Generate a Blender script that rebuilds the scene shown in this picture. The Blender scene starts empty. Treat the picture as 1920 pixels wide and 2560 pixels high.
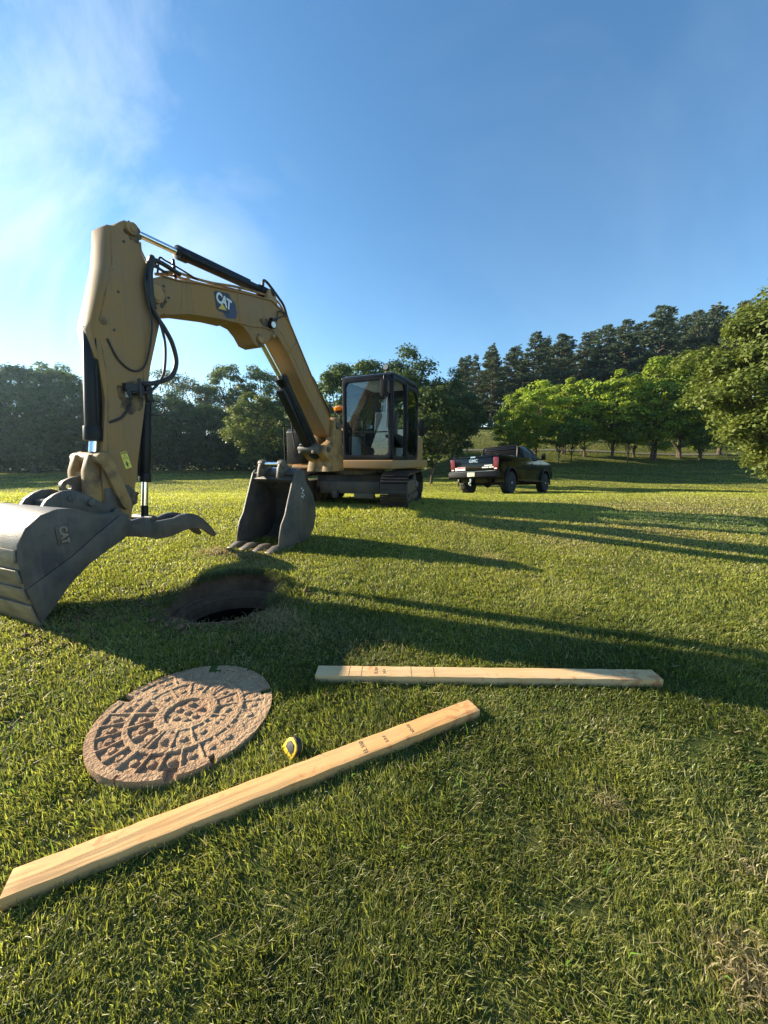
import bpy, bmesh, math, random
import numpy as np
from mathutils import Matrix, Vector
R = math.radians
scene = bpy.context.scene
COL = scene.collection

# ------------------------------------------------------------------ camera, sky, sun, exposure
FPX = 930.0                       # focal length in pixels of the 1920 x 2560 photograph
cam_d = bpy.data.cameras.new("camera")
cam = bpy.data.objects.new("camera", cam_d); COL.objects.link(cam)
cam_d.sensor_fit = 'VERTICAL'; cam_d.sensor_height = 24.0
cam_d.lens = FPX / 2560.0 * 24.0
cam_d.clip_start = 0.02; cam_d.clip_end = 3000
cam.location = (0, 0, 1.2)
cam.rotation_euler = (R(90) - math.atan(130.0 / FPX), 0, 0)
scene.camera = cam

SUN_AZ, SUN_EL = 69.8, 19.8       # azimuth: degrees left of straight ahead
sx, sy, sz = -math.sin(R(SUN_AZ)) * math.cos(R(SUN_EL)), math.cos(R(SUN_AZ)) * math.cos(R(SUN_EL)), math.sin(R(SUN_EL))
w = bpy.data.worlds.new("World"); scene.world = w; w.use_nodes = True
nt = w.node_tree; nt.nodes.clear()
def N(t, **k):
    n = nt.nodes.new(t)
    for a, b in k.items(): setattr(n, a, b)
    return n
out = N('ShaderNodeOutputWorld'); bg = N('ShaderNodeBackground')
sky = N('ShaderNodeTexSky'); sky.sky_type = 'NISHITA'; sky.sun_disc = False
sky.sun_elevation = R(SUN_EL); sky.sun_rotation = -R(SUN_AZ)
sky.air_density = 1.0; sky.dust_density = 0.05; sky.ozone_density = 2.0; sky.altitude = 200
bg.inputs['Strength'].default_value = 0.077
# thin cirrus, strongest towards the left where the sun is
tc = N('ShaderNodeTexCoord'); mp = N('ShaderNodeMapping')
mp.inputs['Rotation'].default_value = (0.3, 0.9, 0.2); mp.inputs['Scale'].default_value = (1.5, 3.2, 1.6)
n1 = N('ShaderNodeTexNoise'); n1.inputs['Scale'].default_value = 1.25; n1.inputs['Detail'].default_value = 9; n1.inputs['Roughness'].default_value = 0.6
n1.inputs['Distortion'].default_value = 0.5
r1 = N('ShaderNodeValToRGB'); r1.color_ramp.elements[0].position = 0.46; r1.color_ramp.elements[1].position = 0.74
dp = N('ShaderNodeVectorMath', operation='DOT_PRODUCT'); dp.inputs[1].default_value = (-0.66, 0.58, 0.47)
r2 = N('ShaderNodeMapRange'); r2.inputs['From Min'].default_value = 0.84; r2.inputs['From Max'].default_value = 0.985
r2.inputs['To Min'].default_value = 0.05; r2.inputs['To Max'].default_value = .60
mu = N('ShaderNodeMath', operation='MULTIPLY'); mx = N('ShaderNodeMixRGB')
mx.inputs['Color2'].default_value = (4.9, 5.5, 6.0, 1)
L = nt.links.new
L(tc.outputs['Generated'], mp.inputs['Vector']); L(mp.outputs[0], n1.inputs['Vector']); L(n1.outputs['Fac'], r1.inputs[0])
L(tc.outputs['Generated'], dp.inputs[0]); L(dp.outputs['Value'], r2.inputs['Value'])
L(r1.outputs[0], mu.inputs[0]); L(r2.outputs[0], mu.inputs[1]); L(mu.outputs[0], mx.inputs['Fac'])
hs = N('ShaderNodeHueSaturation'); hs.inputs['Saturation'].default_value = 1.18; hs.inputs['Hue'].default_value = 0.496; L(sky.outputs[0], hs.inputs['Color']); L(hs.outputs[0], mx.inputs['Color1']); L(mx.outputs[0], bg.inputs[0]); L(bg.outputs[0], out.inputs[0])

sd = bpy.data.lights.new("sun", 'SUN'); sd.energy = 5.0; sd.angle = R(0.5); sd.color = (1.0, 0.87, 0.66)
so = bpy.data.objects.new("sun", sd); COL.objects.link(so)
so.rotation_euler = Vector((sx, sy, sz)).to_track_quat('Z', 'Y').to_euler()
vs = scene.view_settings; vs.view_transform = 'Standard'; vs.look = 'None'; vs.exposure = 1.70; vs.gamma = 1

# ------------------------------------------------------------------ helpers
rng = np.random.default_rng(7)
random.seed(11)

def material(name, col, rough=0.6, metal=0.0, col2=None, scale=6.0, amount=0.5, bump=0.0, bscale=60.0, spec=0.5, coat=0.0, stretch=None, lo=0.35, hi=0.7, chips=None, streaks=None):
    m = bpy.data.materials.new(name); m.use_nodes = True
    t = m.node_tree; b = t.nodes['Principled BSDF']; lk = t.links.new
    b.inputs['Roughness'].default_value = rough; b.inputs['Metallic'].default_value = metal
    b.inputs['Specular IOR Level'].default_value = spec; b.inputs['Coat Weight'].default_value = coat
    b.inputs['Base Color'].default_value = (*col, 1)
    tcn = t.nodes.new('ShaderNodeTexCoord'); src = tcn.outputs['Object']
    if stretch:
        mpn = t.nodes.new('ShaderNodeMapping'); mpn.inputs['Scale'].default_value = stretch
        lk(src, mpn.inputs[0]); src = mpn.outputs[0]
    if col2 is not None:
        n = t.nodes.new('ShaderNodeTexNoise'); n.inputs['Scale'].default_value = scale; n.inputs['Detail'].default_value = 7
        n.inputs['Roughness'].default_value = 0.62
        r = t.nodes.new('ShaderNodeMapRange'); r.inputs['From Min'].default_value = lo; r.inputs['From Max'].default_value = hi
        r.inputs['To Max'].default_value = amount
        mxn = t.nodes.new('ShaderNodeMixRGB'); mxn.inputs['Color1'].default_value = (*col, 1); mxn.inputs['Color2'].default_value = (*col2, 1)
        lk(src, n.inputs['Vector']); lk(n.outputs['Fac'], r.inputs['Value']); lk(r.outputs[0], mxn.inputs['Fac']); lk(mxn.outputs[0], b.inputs['Base Color'])
        r3 = t.nodes.new('ShaderNodeMapRange'); r3.inputs['To Min'].default_value = max(0.05, rough - 0.12); r3.inputs['To Max'].default_value = min(1, rough + 0.15)
        lk(n.outputs['Fac'], r3.inputs['Value']); lk(r3.outputs[0], b.inputs['Roughness'])
    def overlay(colour, sc, a0, a1, strength, st=None):
        link_ = b.inputs['Base Color'].links
        if not link_: return
        prev = link_[0].from_socket; nn = t.nodes.new('ShaderNodeTexNoise'); nn.inputs['Scale'].default_value = sc; nn.inputs['Detail'].default_value = 8; nn.inputs['Roughness'].default_value = .7
        s_ = tcn.outputs['Object']
        if st: mq = t.nodes.new('ShaderNodeMapping'); mq.inputs['Scale'].default_value = st; lk(s_, mq.inputs[0]); s_ = mq.outputs[0]
        lk(s_, nn.inputs['Vector']); rr = t.nodes.new('ShaderNodeMapRange'); rr.inputs['From Min'].default_value = a0; rr.inputs['From Max'].default_value = a1; rr.inputs['To Max'].default_value = strength
        mq2 = t.nodes.new('ShaderNodeMixRGB'); mq2.inputs['Color2'].default_value = (*colour, 1)
        lk(nn.outputs['Fac'], rr.inputs['Value']); lk(rr.outputs[0], mq2.inputs['Fac']); lk(prev, mq2.inputs['Color1']); lk(mq2.outputs[0], b.inputs['Base Color'])
    if streaks: overlay(streaks, 5.0, .52, .74, .75, (3.0, 3.0, .35))
    if chips: overlay(chips, 22.0, .64, .70, .85)
    if bump:
        n2 = t.nodes.new('ShaderNodeTexNoise'); n2.inputs['Scale'].default_value = bscale; n2.inputs['Detail'].default_value = 5
        bp = t.nodes.new('ShaderNodeBump'); bp.inputs['Strength'].default_value = bump; bp.inputs['Distance'].default_value = 0.01
        lk(src, n2.inputs['Vector']); lk(n2.outputs['Fac'], bp.inputs['Height']); lk(bp.outputs[0], b.inputs['Normal'])
    return m

def leaf_material(name, trans=0.35, rough=0.5, spec=0.3, tcol=(1.0, 1.0, 0.55)):
    """leaf or blade colour comes from the mesh's own 'tint' attribute; part of the light passes through"""
    m = bpy.data.materials.new(name); m.use_nodes = True
    t = m.node_tree; b = t.nodes['Principled BSDF']; lk = t.links.new; o = t.nodes['Material Output']
    a = t.nodes.new('ShaderNodeAttribute'); a.attribute_name = 'tint'
    b.inputs['Roughness'].default_value = rough; b.inputs['Specular IOR Level'].default_value = spec
    lk(a.outputs['Color'], b.inputs['Base Color'])
    tr = t.nodes.new('ShaderNodeBsdfTranslucent'); g = t.nodes.new('ShaderNodeMixRGB'); g.blend_type = 'MULTIPLY'; g.inputs['Fac'].default_value = 1
    g.inputs['Color2'].default_value = (tcol[0] * 1.6, tcol[1] * 1.6, tcol[2] * 1.6, 1); lk(a.outputs['Color'], g.inputs['Color1']); lk(g.outputs[0], tr.inputs['Color'])
    ms = t.nodes.new('ShaderNodeMixShader'); ms.inputs['Fac'].default_value = trans
    lk(b.outputs[0], ms.inputs[1]); lk(tr.outputs[0], ms.inputs[2]); lk(ms.outputs[0], o.inputs['Surface'])
    return m

def tag(o, label=None, cat=None, group=None, kind=None):
    if label: o['label'] = label
    if cat: o['category'] = cat
    if group: o['group'] = group
    if kind: o['kind'] = kind
    return o

def empty(name, loc, label, cat, group=None):
    o = bpy.data.objects.new(name, None); COL.objects.link(o); o.location = loc; o.empty_display_size = 0.2
    return tag(o, label, cat, group)

def np_mesh(name, verts, loops, starts, totals, mat, tint=None, smooth=False):
    me = bpy.data.meshes.new(name)
    me.vertices.add(len(verts)); me.vertices.foreach_set('co', np.ascontiguousarray(verts, dtype=np.float32).ravel())
    me.loops.add(len(loops)); me.loops.foreach_set('vertex_index', np.ascontiguousarray(loops, dtype=np.int32))
    me.polygons.add(len(starts)); me.polygons.foreach_set('loop_start', np.ascontiguousarray(starts, dtype=np.int32))
    me.polygons.foreach_set('loop_total', np.ascontiguousarray(totals, dtype=np.int32))
    me.update(calc_edges=True)
    if tint is not None:
        c = np.ones((len(verts), 4), np.float32); c[:, :3] = tint
        at = me.color_attributes.new('tint', 'FLOAT_COLOR', 'POINT'); at.data.foreach_set('color', c.ravel())
    if smooth: me.polygons.foreach_set('use_smooth', np.ones(len(starts), bool))
    if mat: me.materials.append(mat)
    return me

def link(name, me, parent=None):
    o = bpy.data.objects.new(name, me); COL.objects.link(o)
    if parent: o.parent = parent
    return o

class MB:
    """collects shapes; build() links them as one mesh object"""
    def __init__(s, M=None): s.v = []; s.f = []; s.M = M or Matrix.Identity(4)
    def add(s, vs, fs, M=None):
        T = s.M @ M if M is not None else s.M
        b = len(s.v); s.v += [T @ Vector(p) for p in vs]; s.f += [tuple(b + i for i in q) for q in fs]; return s
    def box(s, c, d, M=None):
        x, y, z = d[0] / 2, d[1] / 2, d[2] / 2
        vs = [(c[0] + i * x, c[1] + j * y, c[2] + k * z) for i in (-1, 1) for j in (-1, 1) for k in (-1, 1)]
        return s.add(vs, [(0, 1, 3, 2), (4, 6, 7, 5), (0, 4, 5, 1), (2, 3, 7, 6), (0, 2, 6, 4), (1, 5, 7, 3)], M)
    def prism(s, pts, a, b, M=None):
        """profile of (u, z) points pulled along the second axis from a to b"""
        n = len(pts); vs = [(p[0], a, p[1]) for p in pts] + [(p[0], b, p[1]) for p in pts]
        fs = [tuple(range(n)), tuple(range(2 * n - 1, n - 1, -1))] + [(i, i + n, (i + 1) % n + n, (i + 1) % n) for i in range(n)]
        return s.add(vs, fs, M)
    def ribbon(s, pts, t, a, b, M=None):
        """plate of thickness t following an open (u, z) line, from a to b across"""
        P = [Vector(p) for p in pts]; off = []
        for i, p in enumerate(P):
            q = (P[min(i + 1, len(P) - 1)] - P[max(i - 1, 0)]).normalized(); off.append(Vector((p.x - q.y * t, p.y + q.x * t)))
        return s.prism([tuple(p) for p in P] + [tuple(p) for p in reversed(off)], a, b, M)
    def tube(s, pts, r, n=10, M=None, cap=True):
        P = [Vector(p) for p in pts]; m = len(P); rs = r if isinstance(r, (list, tuple)) else [r] * m
        ref = None; vs = []
        for i, p in enumerate(P):
            t = (P[min(i + 1, m - 1)] - P[max(i - 1, 0)]).normalized()
            if ref is None: ref = t.orthogonal().normalized()
            x = (ref - t * ref.dot(t)).normalized(); ref = x; y = t.cross(x)
            for k in range(n):
                a = 2 * math.pi * k / n; vs.append(p + (x * math.cos(a) + y * math.sin(a)) * rs[i])
        fs = [(i * n + k, i * n + (k + 1) % n, (i + 1) * n + (k + 1) % n, (i + 1) * n + k) for i in range(m - 1) for k in range(n)]
        if cap: fs += [tuple(range(n - 1, -1, -1)), tuple((m - 1) * n + k for k in range(n))]
        return s.add(vs, fs, M)
    def lathe(s, prof, c, axis, n=24, M=None):
        """profile of (radius, along) turned about axis through c"""
        ax = Vector(axis).normalized(); x = ax.orthogonal().normalized(); y = ax.cross(x); c = Vector(c); vs = []
        for rr, h in prof:
            for k in range(n):
                a = 2 * math.pi * k / n; vs.append(c + ax * h + (x * math.cos(a) + y * math.sin(a)) * rr)
        m = len(prof)
        fs = [(i * n + k, i * n + (k + 1) % n, (i + 1) * n + (k + 1) % n, (i + 1) * n + k) for i in range(m - 1) for k in range(n)]
        fs += [tuple(range(n - 1, -1, -1)), tuple((m - 1) * n + k for k in range(n))]
        return s.add(vs, fs, M)
    def ring(s, w, h, bw, rad, t, M):
        """rounded rectangular frame (w x h, bar bw, corner rad) in the local x-z plane, t thick along y"""
        def loop(w, h, r):
            o = []
            for cx, cz, a0 in ((w / 2 - r, h / 2 - r, 0), (-w / 2 + r, h / 2 - r, 90), (-w / 2 + r, -h / 2 + r, 180), (w / 2 - r, -h / 2 + r, 270)):
                for k in range(6): a = R(a0 + 18 * k); o.append((cx + r * math.cos(a), cz + r * math.sin(a)))
            return o
        bl, br, bb, bt = bw if isinstance(bw, tuple) else (bw,) * 4
        A = loop(w, h, rad * 0.6 + 0.004); B = [(x * (w - bl - br) / w + (bl - br) / 2, z * (h - bb - bt) / h + (bb - bt) / 2) for x, z in loop(w, h, rad)]
        n = len(A); vs = [(p[0], y, p[1]) for y in (-t / 2, t / 2) for L_ in (A, B) for p in L_]; fs = []
        for i in range(n):
            j = (i + 1) % n
            fs += [(i, j, n + j, n + i), (2 * n + i, 3 * n + i, 3 * n + j, 2 * n + j), (i, 2 * n + i, 2 * n + j, j), (n + i, n + j, 3 * n + j, 3 * n + i)]
        return s.add(vs, fs, M)
    def build(s, name, mat, parent=None, bevel=0.0, seg=2, angle=38, offset=True):
        me = bpy.data.meshes.new(name)
        o3 = Vector((0, 0, 0))
        if parent is not None and offset: o3 = root_origin(parent)
        me.from_pydata([tuple(p - o3) for p in s.v], [], s.f); me.validate()
        bm = bmesh.new(); bm.from_mesh(me); bmesh.ops.recalc_face_normals(bm, faces=bm.faces)
        if bevel:
            ed = [e for e in bm.edges if len(e.link_faces) == 2 and e.calc_face_angle(0) > R(32)]
            bmesh.ops.bevel(bm, geom=ed, offset=bevel, segments=seg, profile=0.6, affect='EDGES', clamp_overlap=True)
        bm.to_mesh(me); bm.free()
        for p in me.polygons: p.use_smooth = True
        me.set_sharp_from_angle(angle=R(angle))
        me.materials.append(mat)
        return link(name, me, parent)

def root_origin(o):
    v = Vector((0, 0, 0))
    while o is not None: v += o.location; o = o.parent
    return v

def text_mb(txt, size, M, depth=0.004, bold=0.0, space=1.0, align='CENTER'):
    """lettering as thin solid shapes: reads along local x, stands along local z, faces local -y"""
    cu = bpy.data.curves.new('lettering', 'FONT'); cu.body = txt; cu.size = size; cu.extrude = depth / 2; cu.offset = bold
    cu.space_character = space; cu.align_x = align; cu.align_y = 'CENTER'; cu.resolution_u = 3
    ob = bpy.data.objects.new('lettering', cu); COL.objects.link(ob)
    bpy.context.view_layer.update()
    me = ob.evaluated_get(bpy.context.evaluated_depsgraph_get()).to_mesh()
    vs = [(v.co.x, -v.co.z, v.co.y) for v in me.vertices]; fs = [tuple(p.vertices) for p in me.polygons]
    bpy.data.objects.remove(ob)
    mb = MB(M); mb.add(vs, fs); return mb

# ------------------------------------------------------------------ value noise and terrain
_tab = rng.random((256, 256))
def vnoise(x, y, sc=1.0, seed=0):
    x = np.asarray(x, float) / sc + 37.3 * seed + 500; y = np.asarray(y, float) / sc + 91.7 * seed + 500
    xi = np.floor(x).astype(int); yi = np.floor(y).astype(int); fx = x - xi; fy = y - yi
    fx = fx * fx * (3 - 2 * fx); fy = fy * fy * (3 - 2 * fy)
    g = lambda a, b: _tab[a % 256, b % 256]
    return (g(xi, yi) * (1 - fx) + g(xi + 1, yi) * fx) * (1 - fy) + (g(xi, yi + 1) * (1 - fx) + g(xi + 1, yi + 1) * fx) * fy

KY = [-30, -4, 0, 2, 3.5, 5, 6.3, 8, 11, 14, 17.5, 22, 30, 45, 70, 300]
KZ = [-.3, -.12, .03, .17, .26, .33, .41, .36, .16, -.05, -.36, -.45, -.42, -.2, 0, 0]
def sstep(a, b, x):
    t = np.clip((x - a) / (b - a), 0, 1); return t * t * (3 - 2 * t)
def terrain(x, y):
    x = np.asarray(x, float); y = np.asarray(y, float)
    # smoothed profile of the lawn along the view
    z = 0
    for k, wt in ((-1, .25), (0, .5), (1, .25)): z = z + wt * np.interp(y + k * 0.7, KY, KZ)
    m = sstep(3, 9, x - 0.02 * y)
    hill = np.interp(y, [29, 34, 38, 42, 56, 66, 80, 300], [0, .35, .8, 1.5, 5.4, 6.9, 8, 10])
    z = z + m * hill
    z = z + 0.06 * (vnoise(x, y, 2.3) - 0.5) * sstep(2, 7, y) + 0.25 * (vnoise(x, y, 11, 3) - 0.5) * sstep(9, 30, y)
    return z
def elev(py):                     # slope of the sight line through photo row py
    yy = (1280.0 - py) / FPX; p = math.atan(130.0 / FPX); return (yy * math.cos(p) - math.sin(p)) / (math.cos(p) + yy * math.sin(p))
PIT = (-1.14, 2.66)               # centre of the dug hole around the manhole
# ------------------------------------------------------------------ lawn, pit, path
def axis_points(lo, hi, step, far_lo, far_hi, g=1.16):
    a = list(np.arange(lo, hi + 1e-6, step)); s = step; x = a[-1]
    while x < far_hi: s *= g; x += s; a.append(x)
    s = step; x = a[0]; b = []
    while x > far_lo: s *= g; x -= s; b.append(x)
    return np.array(sorted(b) + a)
gx = axis_points(-5, 6, 0.10, -420, 420, 1.09); gy = axis_points(-0.5, 9, 0.10, -60, 620, 1.06)
GX, GY = np.meshgrid(gx, gy); GZ = terrain(GX, GY)
nx, ny = len(gx), len(gy)
V = np.stack([GX.ravel(), GY.ravel(), GZ.ravel()], 1)
ii, jj = np.meshgrid(np.arange(nx - 1), np.arange(ny - 1)); ii = ii.ravel(); jj = jj.ravel()
a = jj * nx + ii; quads = np.stack([a, a + 1, a + nx + 1, a + nx], 1)
cc = V[quads].mean(1); dd = np.hypot(cc[:, 0] - PIT[0], cc[:, 1] - PIT[1]); quads = quads[dd > 0.47]
M_ground = material('lawn_soil', (.060, .078, .020), .95, col2=(.12, .11, .04), scale=0.9, amount=.7, bump=.9, bscale=9, spec=.05, lo=.42, hi=.68)
me = np_mesh('lawn', V, quads.ravel(), np.arange(len(quads)) * 4, np.full(len(quads), 4), M_ground, smooth=True)
lawn = tag(link('lawn', me), kind='structure')

M_dirt = material('dirt', (.20, .115, .07), .95, col2=(.07, .045, .03), scale=7, amount=.9, bump=1.0, bscale=40, spec=.1)
gz0 = float(terrain(*PIT)); P = []; F = []; NA = 96
prof = [(.63, None), (.50, None), (.435, -.02), (.425, -.04), (.415, -.075), (.40, -.105), (.375, -.118), (.345, -.122)]
for i, (rr, zz) in enumerate(prof):
    for k in range(NA):
        a = 2 * math.pi * k / NA; jit = (vnoise(math.cos(a) * 3, math.sin(a) * 3 + i * .8, .6, 5) - .5)
        r_ = rr * (1 + (.05 + .16 * (i in (1, 2))) * jit * (1 if i > 0 else 0)); x = PIT[0] + r_ * math.cos(a); y = PIT[1] + r_ * 1.03 * math.sin(a)
        z = float(terrain(x, y)) - (.035 if i == 0 else .004) if zz is None else gz0 + zz + .03 * jit
        P.append((x, y, z))
for i in range(len(prof) - 1):
    for k in range(NA): F.append((i * NA + k, (i + 1) * NA + k, (i + 1) * NA + (k + 1) % NA, i * NA + (k + 1) % NA))
mb = MB(); mb.add(P, F); tag(mb.build('dirt_pit', M_dirt), kind='structure')

# ring and shaft of the open manhole
M_iron = material('old_iron', (.19, .115, .075), 1.0, 0.0, col2=(.09, .058, .04), scale=14, amount=.8, bump=.5, bscale=90, spec=.05)
M_conc = material('shaded_concrete', (.010, .009, .008), 1.0, spec=0.0)  # near-black colour puts the darkness of the deep shaft into the concrete
mh = empty('manhole', (PIT[0], PIT[1], gz0 - .12), 'open round manhole sunk in the dirt hole beside the loose bucket', 'manhole')
def open_lathe(mb, prof, c, n=64):
    vs = [(c[0] + r * math.cos(2 * math.pi * k / n), c[1] + r * math.sin(2 * math.pi * k / n), c[2] + z) for r, z in prof for k in range(n)]
    fs = [(i * n + k, i * n + (k + 1) % n, (i + 1) * n + (k + 1) % n, (i + 1) * n + k) for i in range(len(prof) - 1) for k in range(n)]
    return mb.add(vs, fs)
cM = (PIT[0], PIT[1], gz0 - .12)
open_lathe(MB(), [(.385, -.02), (.38, .018), (.362, .022), (.358, .0), (.345, -.004), (.342, -.020), (.328, -.024), (.326, -.12)], cM).build('frame_ring', M_iron, mh)
open_lathe(MB(), [(.3265, -.115), (.33, -.5), (.42, -.9), (.44, -2.4), (.01, -2.4)], cM).build('shaft', M_conc, mh)

# gravel path at the foot of the slope
M_path = material('path_gravel', (.12, .12, .085), .9, col2=(.16, .15, .13), scale=3, amount=.7, bump=.3)
P = []; F = []
xs = np.arange(9, 46, .6)
for i, x in enumerate(xs):
    yc = 45.0 + 1.0 * math.sin(x * .12)
    for k, o in enumerate((-.35, 0, .35)): P.append((x, yc + o, float(terrain(x, yc + o)) + .06))
for i in range(len(xs) - 1):
    for k in range(2): a = i * 3 + k; F.append((a, a + 3, a + 4, a + 1))
mb = MB(); mb.add(P, F); tag(mb.build('path', M_path), kind='structure')

# ------------------------------------------------------------------ grass blades
COVER_C, COVER_R = (-.832, 1.440), .344
BOARDS = [((-.970, .813), (.384, 1.456), .078), ((-.328, 1.690), (1.310, 1.657), .084)]     # ends and width
def in_boards(x, y, grow=0.004):
    m = np.zeros(len(x), bool)
    for (x0, y0), (x1, y1), wd in BOARDS:
        L_ = math.hypot(x1 - x0, y1 - y0); ux, uy = (x1 - x0) / L_, (y1 - y0) / L_
        a = (x - x0) * ux + (y - y0) * uy; b = -(x - x0) * uy + (y - y0) * ux
        m |= (a > -grow) & (a < L_ + grow) & (np.abs(b) < wd / 2 + grow)
    return m

def make_blades(name, x, y, h, wd, lean, az, rgb, mat, curl=0.5, lift=0.0):
    """one mesh of bent, tapering blades rooted on the lawn"""
    n = len(x); z = terrain(x, y) - 0.004 + lift
    dx, dy = np.cos(az), np.sin(az)
    fa = az + rng.uniform(-1.3, 1.3, n) + math.pi / 2; wx, wy = np.cos(fa) * wd / 2, np.sin(fa) * wd / 2
    v = np.zeros((n, 5, 3), np.float32)
    m1 = 0.5; l1 = h * m1 * np.sin(lean * (1 - curl)); z1 = h * m1 * np.cos(lean * (1 - curl))
    l2 = l1 + h * (1 - m1) * np.sin(lean * (1 + curl)); z2 = z1 + h * (1 - m1) * np.cos(lean * (1 + curl))
    v[:, 0] = np.stack([x - wx * .8, y - wy * .8, z], 1); v[:, 1] = np.stack([x + wx * .8, y + wy * .8, z], 1)
    v[:, 2] = np.stack([x + dx * l1 + wx, y + dy * l1 + wy, z + z1], 1); v[:, 3] = np.stack([x + dx * l1 - wx, y + dy * l1 - wy, z + z1], 1)
    v[:, 4] = np.stack([x + dx * l2, y + dy * l2, z + np.maximum(z2, .003)], 1)
    b = (np.arange(n) * 5)[:, None]
    loops = np.concatenate([b + 0, b + 1, b + 2, b + 3, b + 3, b + 2, b + 4], 1).ravel()
    starts = (np.arange(n)[:, None] * 7 + np.array([0, 4])).ravel(); totals = np.tile([4, 3], n)
    tint = np.repeat(rgb[:, None, :], 5, axis=1).reshape(-1, 3)
    return np_mesh(name, v.reshape(-1, 3), loops, starts, totals, mat, tint)

M_grass = leaf_material('grass_blade', trans=.48, rough=.42, spec=.35)
STRAW = [(.80, .66, .10, .7), (.72, 1.05, .05, .5), (-.66, 2.22, .16, .75), (-.2, 1.9, .10, .5), (.9, 1.35, .05, .5), (-1.15, 3.25, .22, .5), (-.45, 2.05, .3, .35),
         (-1.72, 3.72, .16, .8), (-1.45, 3.62, .12, .6), (3.4, 4.7, 1.1, .75), (2.1, 4.2, .5, .6), (1.8, 5.4, 1.0, .6), (4.8, 6.2, 1.8, .7), (7.5, 8.0, 2.0, .5), (1.0, 3.5, .22, .7), (-1.75, 2.35, .3, .4), (1.0, 3.0, .3, .3), (.55, .95, .05, .4), (1.05, .85, .07, .5)]
def blade_field(r0, r1, dens0, pw, th, wfun, hfun, name_seed):
    """scatter with density dens0 / r^pw inside the view wedge (wide margin)"""
    k = 2 - pw
    tot = 2 * th * dens0 * ((r1 ** k - r0 ** k) / k if abs(k) > 1e-6 else math.log(r1 / r0)); n = int(tot)
    u = rng.random(n)
    r = (r0 ** k + u * (r1 ** k - r0 ** k)) ** (1 / k) if abs(k) > 1e-6 else r0 * (r1 / r0) ** u
    a = rng.uniform(-th, th, n); x = r * np.sin(a); y = r * np.cos(a) - 0.15
    return x, y, r
xs_, ys_, rs_ = [], [], []
for args in ((.28, 1.6, 70000, 1.0, 1.75), (1.6, 7.0, 140000, 1.85, 1.5), (7.0, 62.0, 60000, 1.80, 1.12)):
    x, y, r = blade_field(args[0], args[1], args[2], args[3], args[4], None, None, 0); xs_.append(x); ys_.append(y); rs_.append(r)
x = np.concatenate(xs_); y = np.concatenate(ys_); r = np.concatenate(rs_)
keep = np.hypot(x - PIT[0], y - PIT[1]) > .375 + .07 * vnoise(x, y, .12, 9) + .05 * vnoise(x, y, .05, 19)
keep &= np.hypot(x - COVER_C[0], y - COVER_C[1]) > COVER_R + .004
keep &= ~in_boards(x, y)
clump = vnoise(x, y, .055, 1) * .55 + vnoise(x, y, .17, 2) * .45
keep &= (rng.random(len(x)) < np.clip(-.05 + 1.9 * clump, 0, 1)) | (r > 7)
x, y, r, clump = x[keep], y[keep], r[keep], clump[keep]; n = len(x)
big = vnoise(x, y, .9, 4); big2 = vnoise(x, y, 3.1, 6)
h = (.012 + .020 * rng.random(n) + .016 * clump) * (1 + .02 * np.clip(r - 4, 0, 12)) * (1 + .35 * (big - .5))
near_pit = np.exp(-((np.hypot(x - PIT[0], y - PIT[1]) - .50) / .10) ** 2); front = np.clip((PIT[1] - .12 - y) / .25, 0, 1); h *= 1 + near_pit * (1.3 * rng.random(n) * (1 - front) - .45 * front)
# uncut grass that the tracks could not reach
tk = np.exp(-(((x + .1) / 1.1) ** 2 + ((y - 5.9) / .35) ** 2)); h *= 1 + 1.6 * tk * rng.random(n)
wd = np.clip(.0021 * r ** .80, .0022, .085) * rng.uniform(.6, 1.3, n)
lean = np.clip(rng.normal(.75, .38, n), .05, 1.5); az = vnoise(x, y, .35, 7) * 9 + rng.normal(0, 1.3, n)
tp = rng.random(n); straw = np.zeros(n)
for cx, cy, rad, am in STRAW: straw = np.maximum(straw, am * np.exp(-((x - cx) ** 2 + (y - cy) ** 2) / rad ** 2))
dry = (rng.random(n) < .05 + .10 * np.clip(big2 - .4, 0, 1) + .10 * sstep(2.5, 6, r) * sstep(.35, .8, vnoise(x, y, 1.3, 8)) + straw)
g1 = np.array([.080, .102, .022]); g2 = np.array([.275, .285, .070]); g3 = np.array([.175, .21, .070])
mixv = np.clip(.5 + 1.1 * (vnoise(x, y, .5, 11) - .5) + .5 * rng.normal(0, .5, n), 0, 1)[:, None]
rgb = g1 * (1 - mixv) + g2 * mixv
b3 = (rng.random(n) < .2)[:, None]; rgb = np.where(b3, g3, rgb)
far = (sstep(1.8, 6.5, r) * .85 + .15 * sstep(6, 14, r))[:, None]; slope = sstep(44, 52, y)[:, None] * sstep(3, 9, x)[:, None]  # colour lightens with distance, standing in for sunlit blade tips
rgb = rgb * (1 - far) + ((np.array([.32, .335, .060]) + slope * .20) * (.85 + .3 * (vnoise(x * .25, y, 1.6, 12)[:, None]))) * far  # slope blades lighter still, their missing backlight put into the colour
st = np.array([.42, .35, .17]) * rng.uniform(.6, 1.15, n)[:, None]; rgb = np.where(dry[:, None], st, rgb)
rgb = rgb * rng.uniform(.6, 1.3, n)[:, None]
lean = np.where(dry, np.clip(lean + .35, 0, 1.52), lean)
me = make_blades('grass', x, y, h, wd, lean, az, rgb, M_grass)
print('blades', n)
tag(link('grass', me), kind='stuff')
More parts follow.
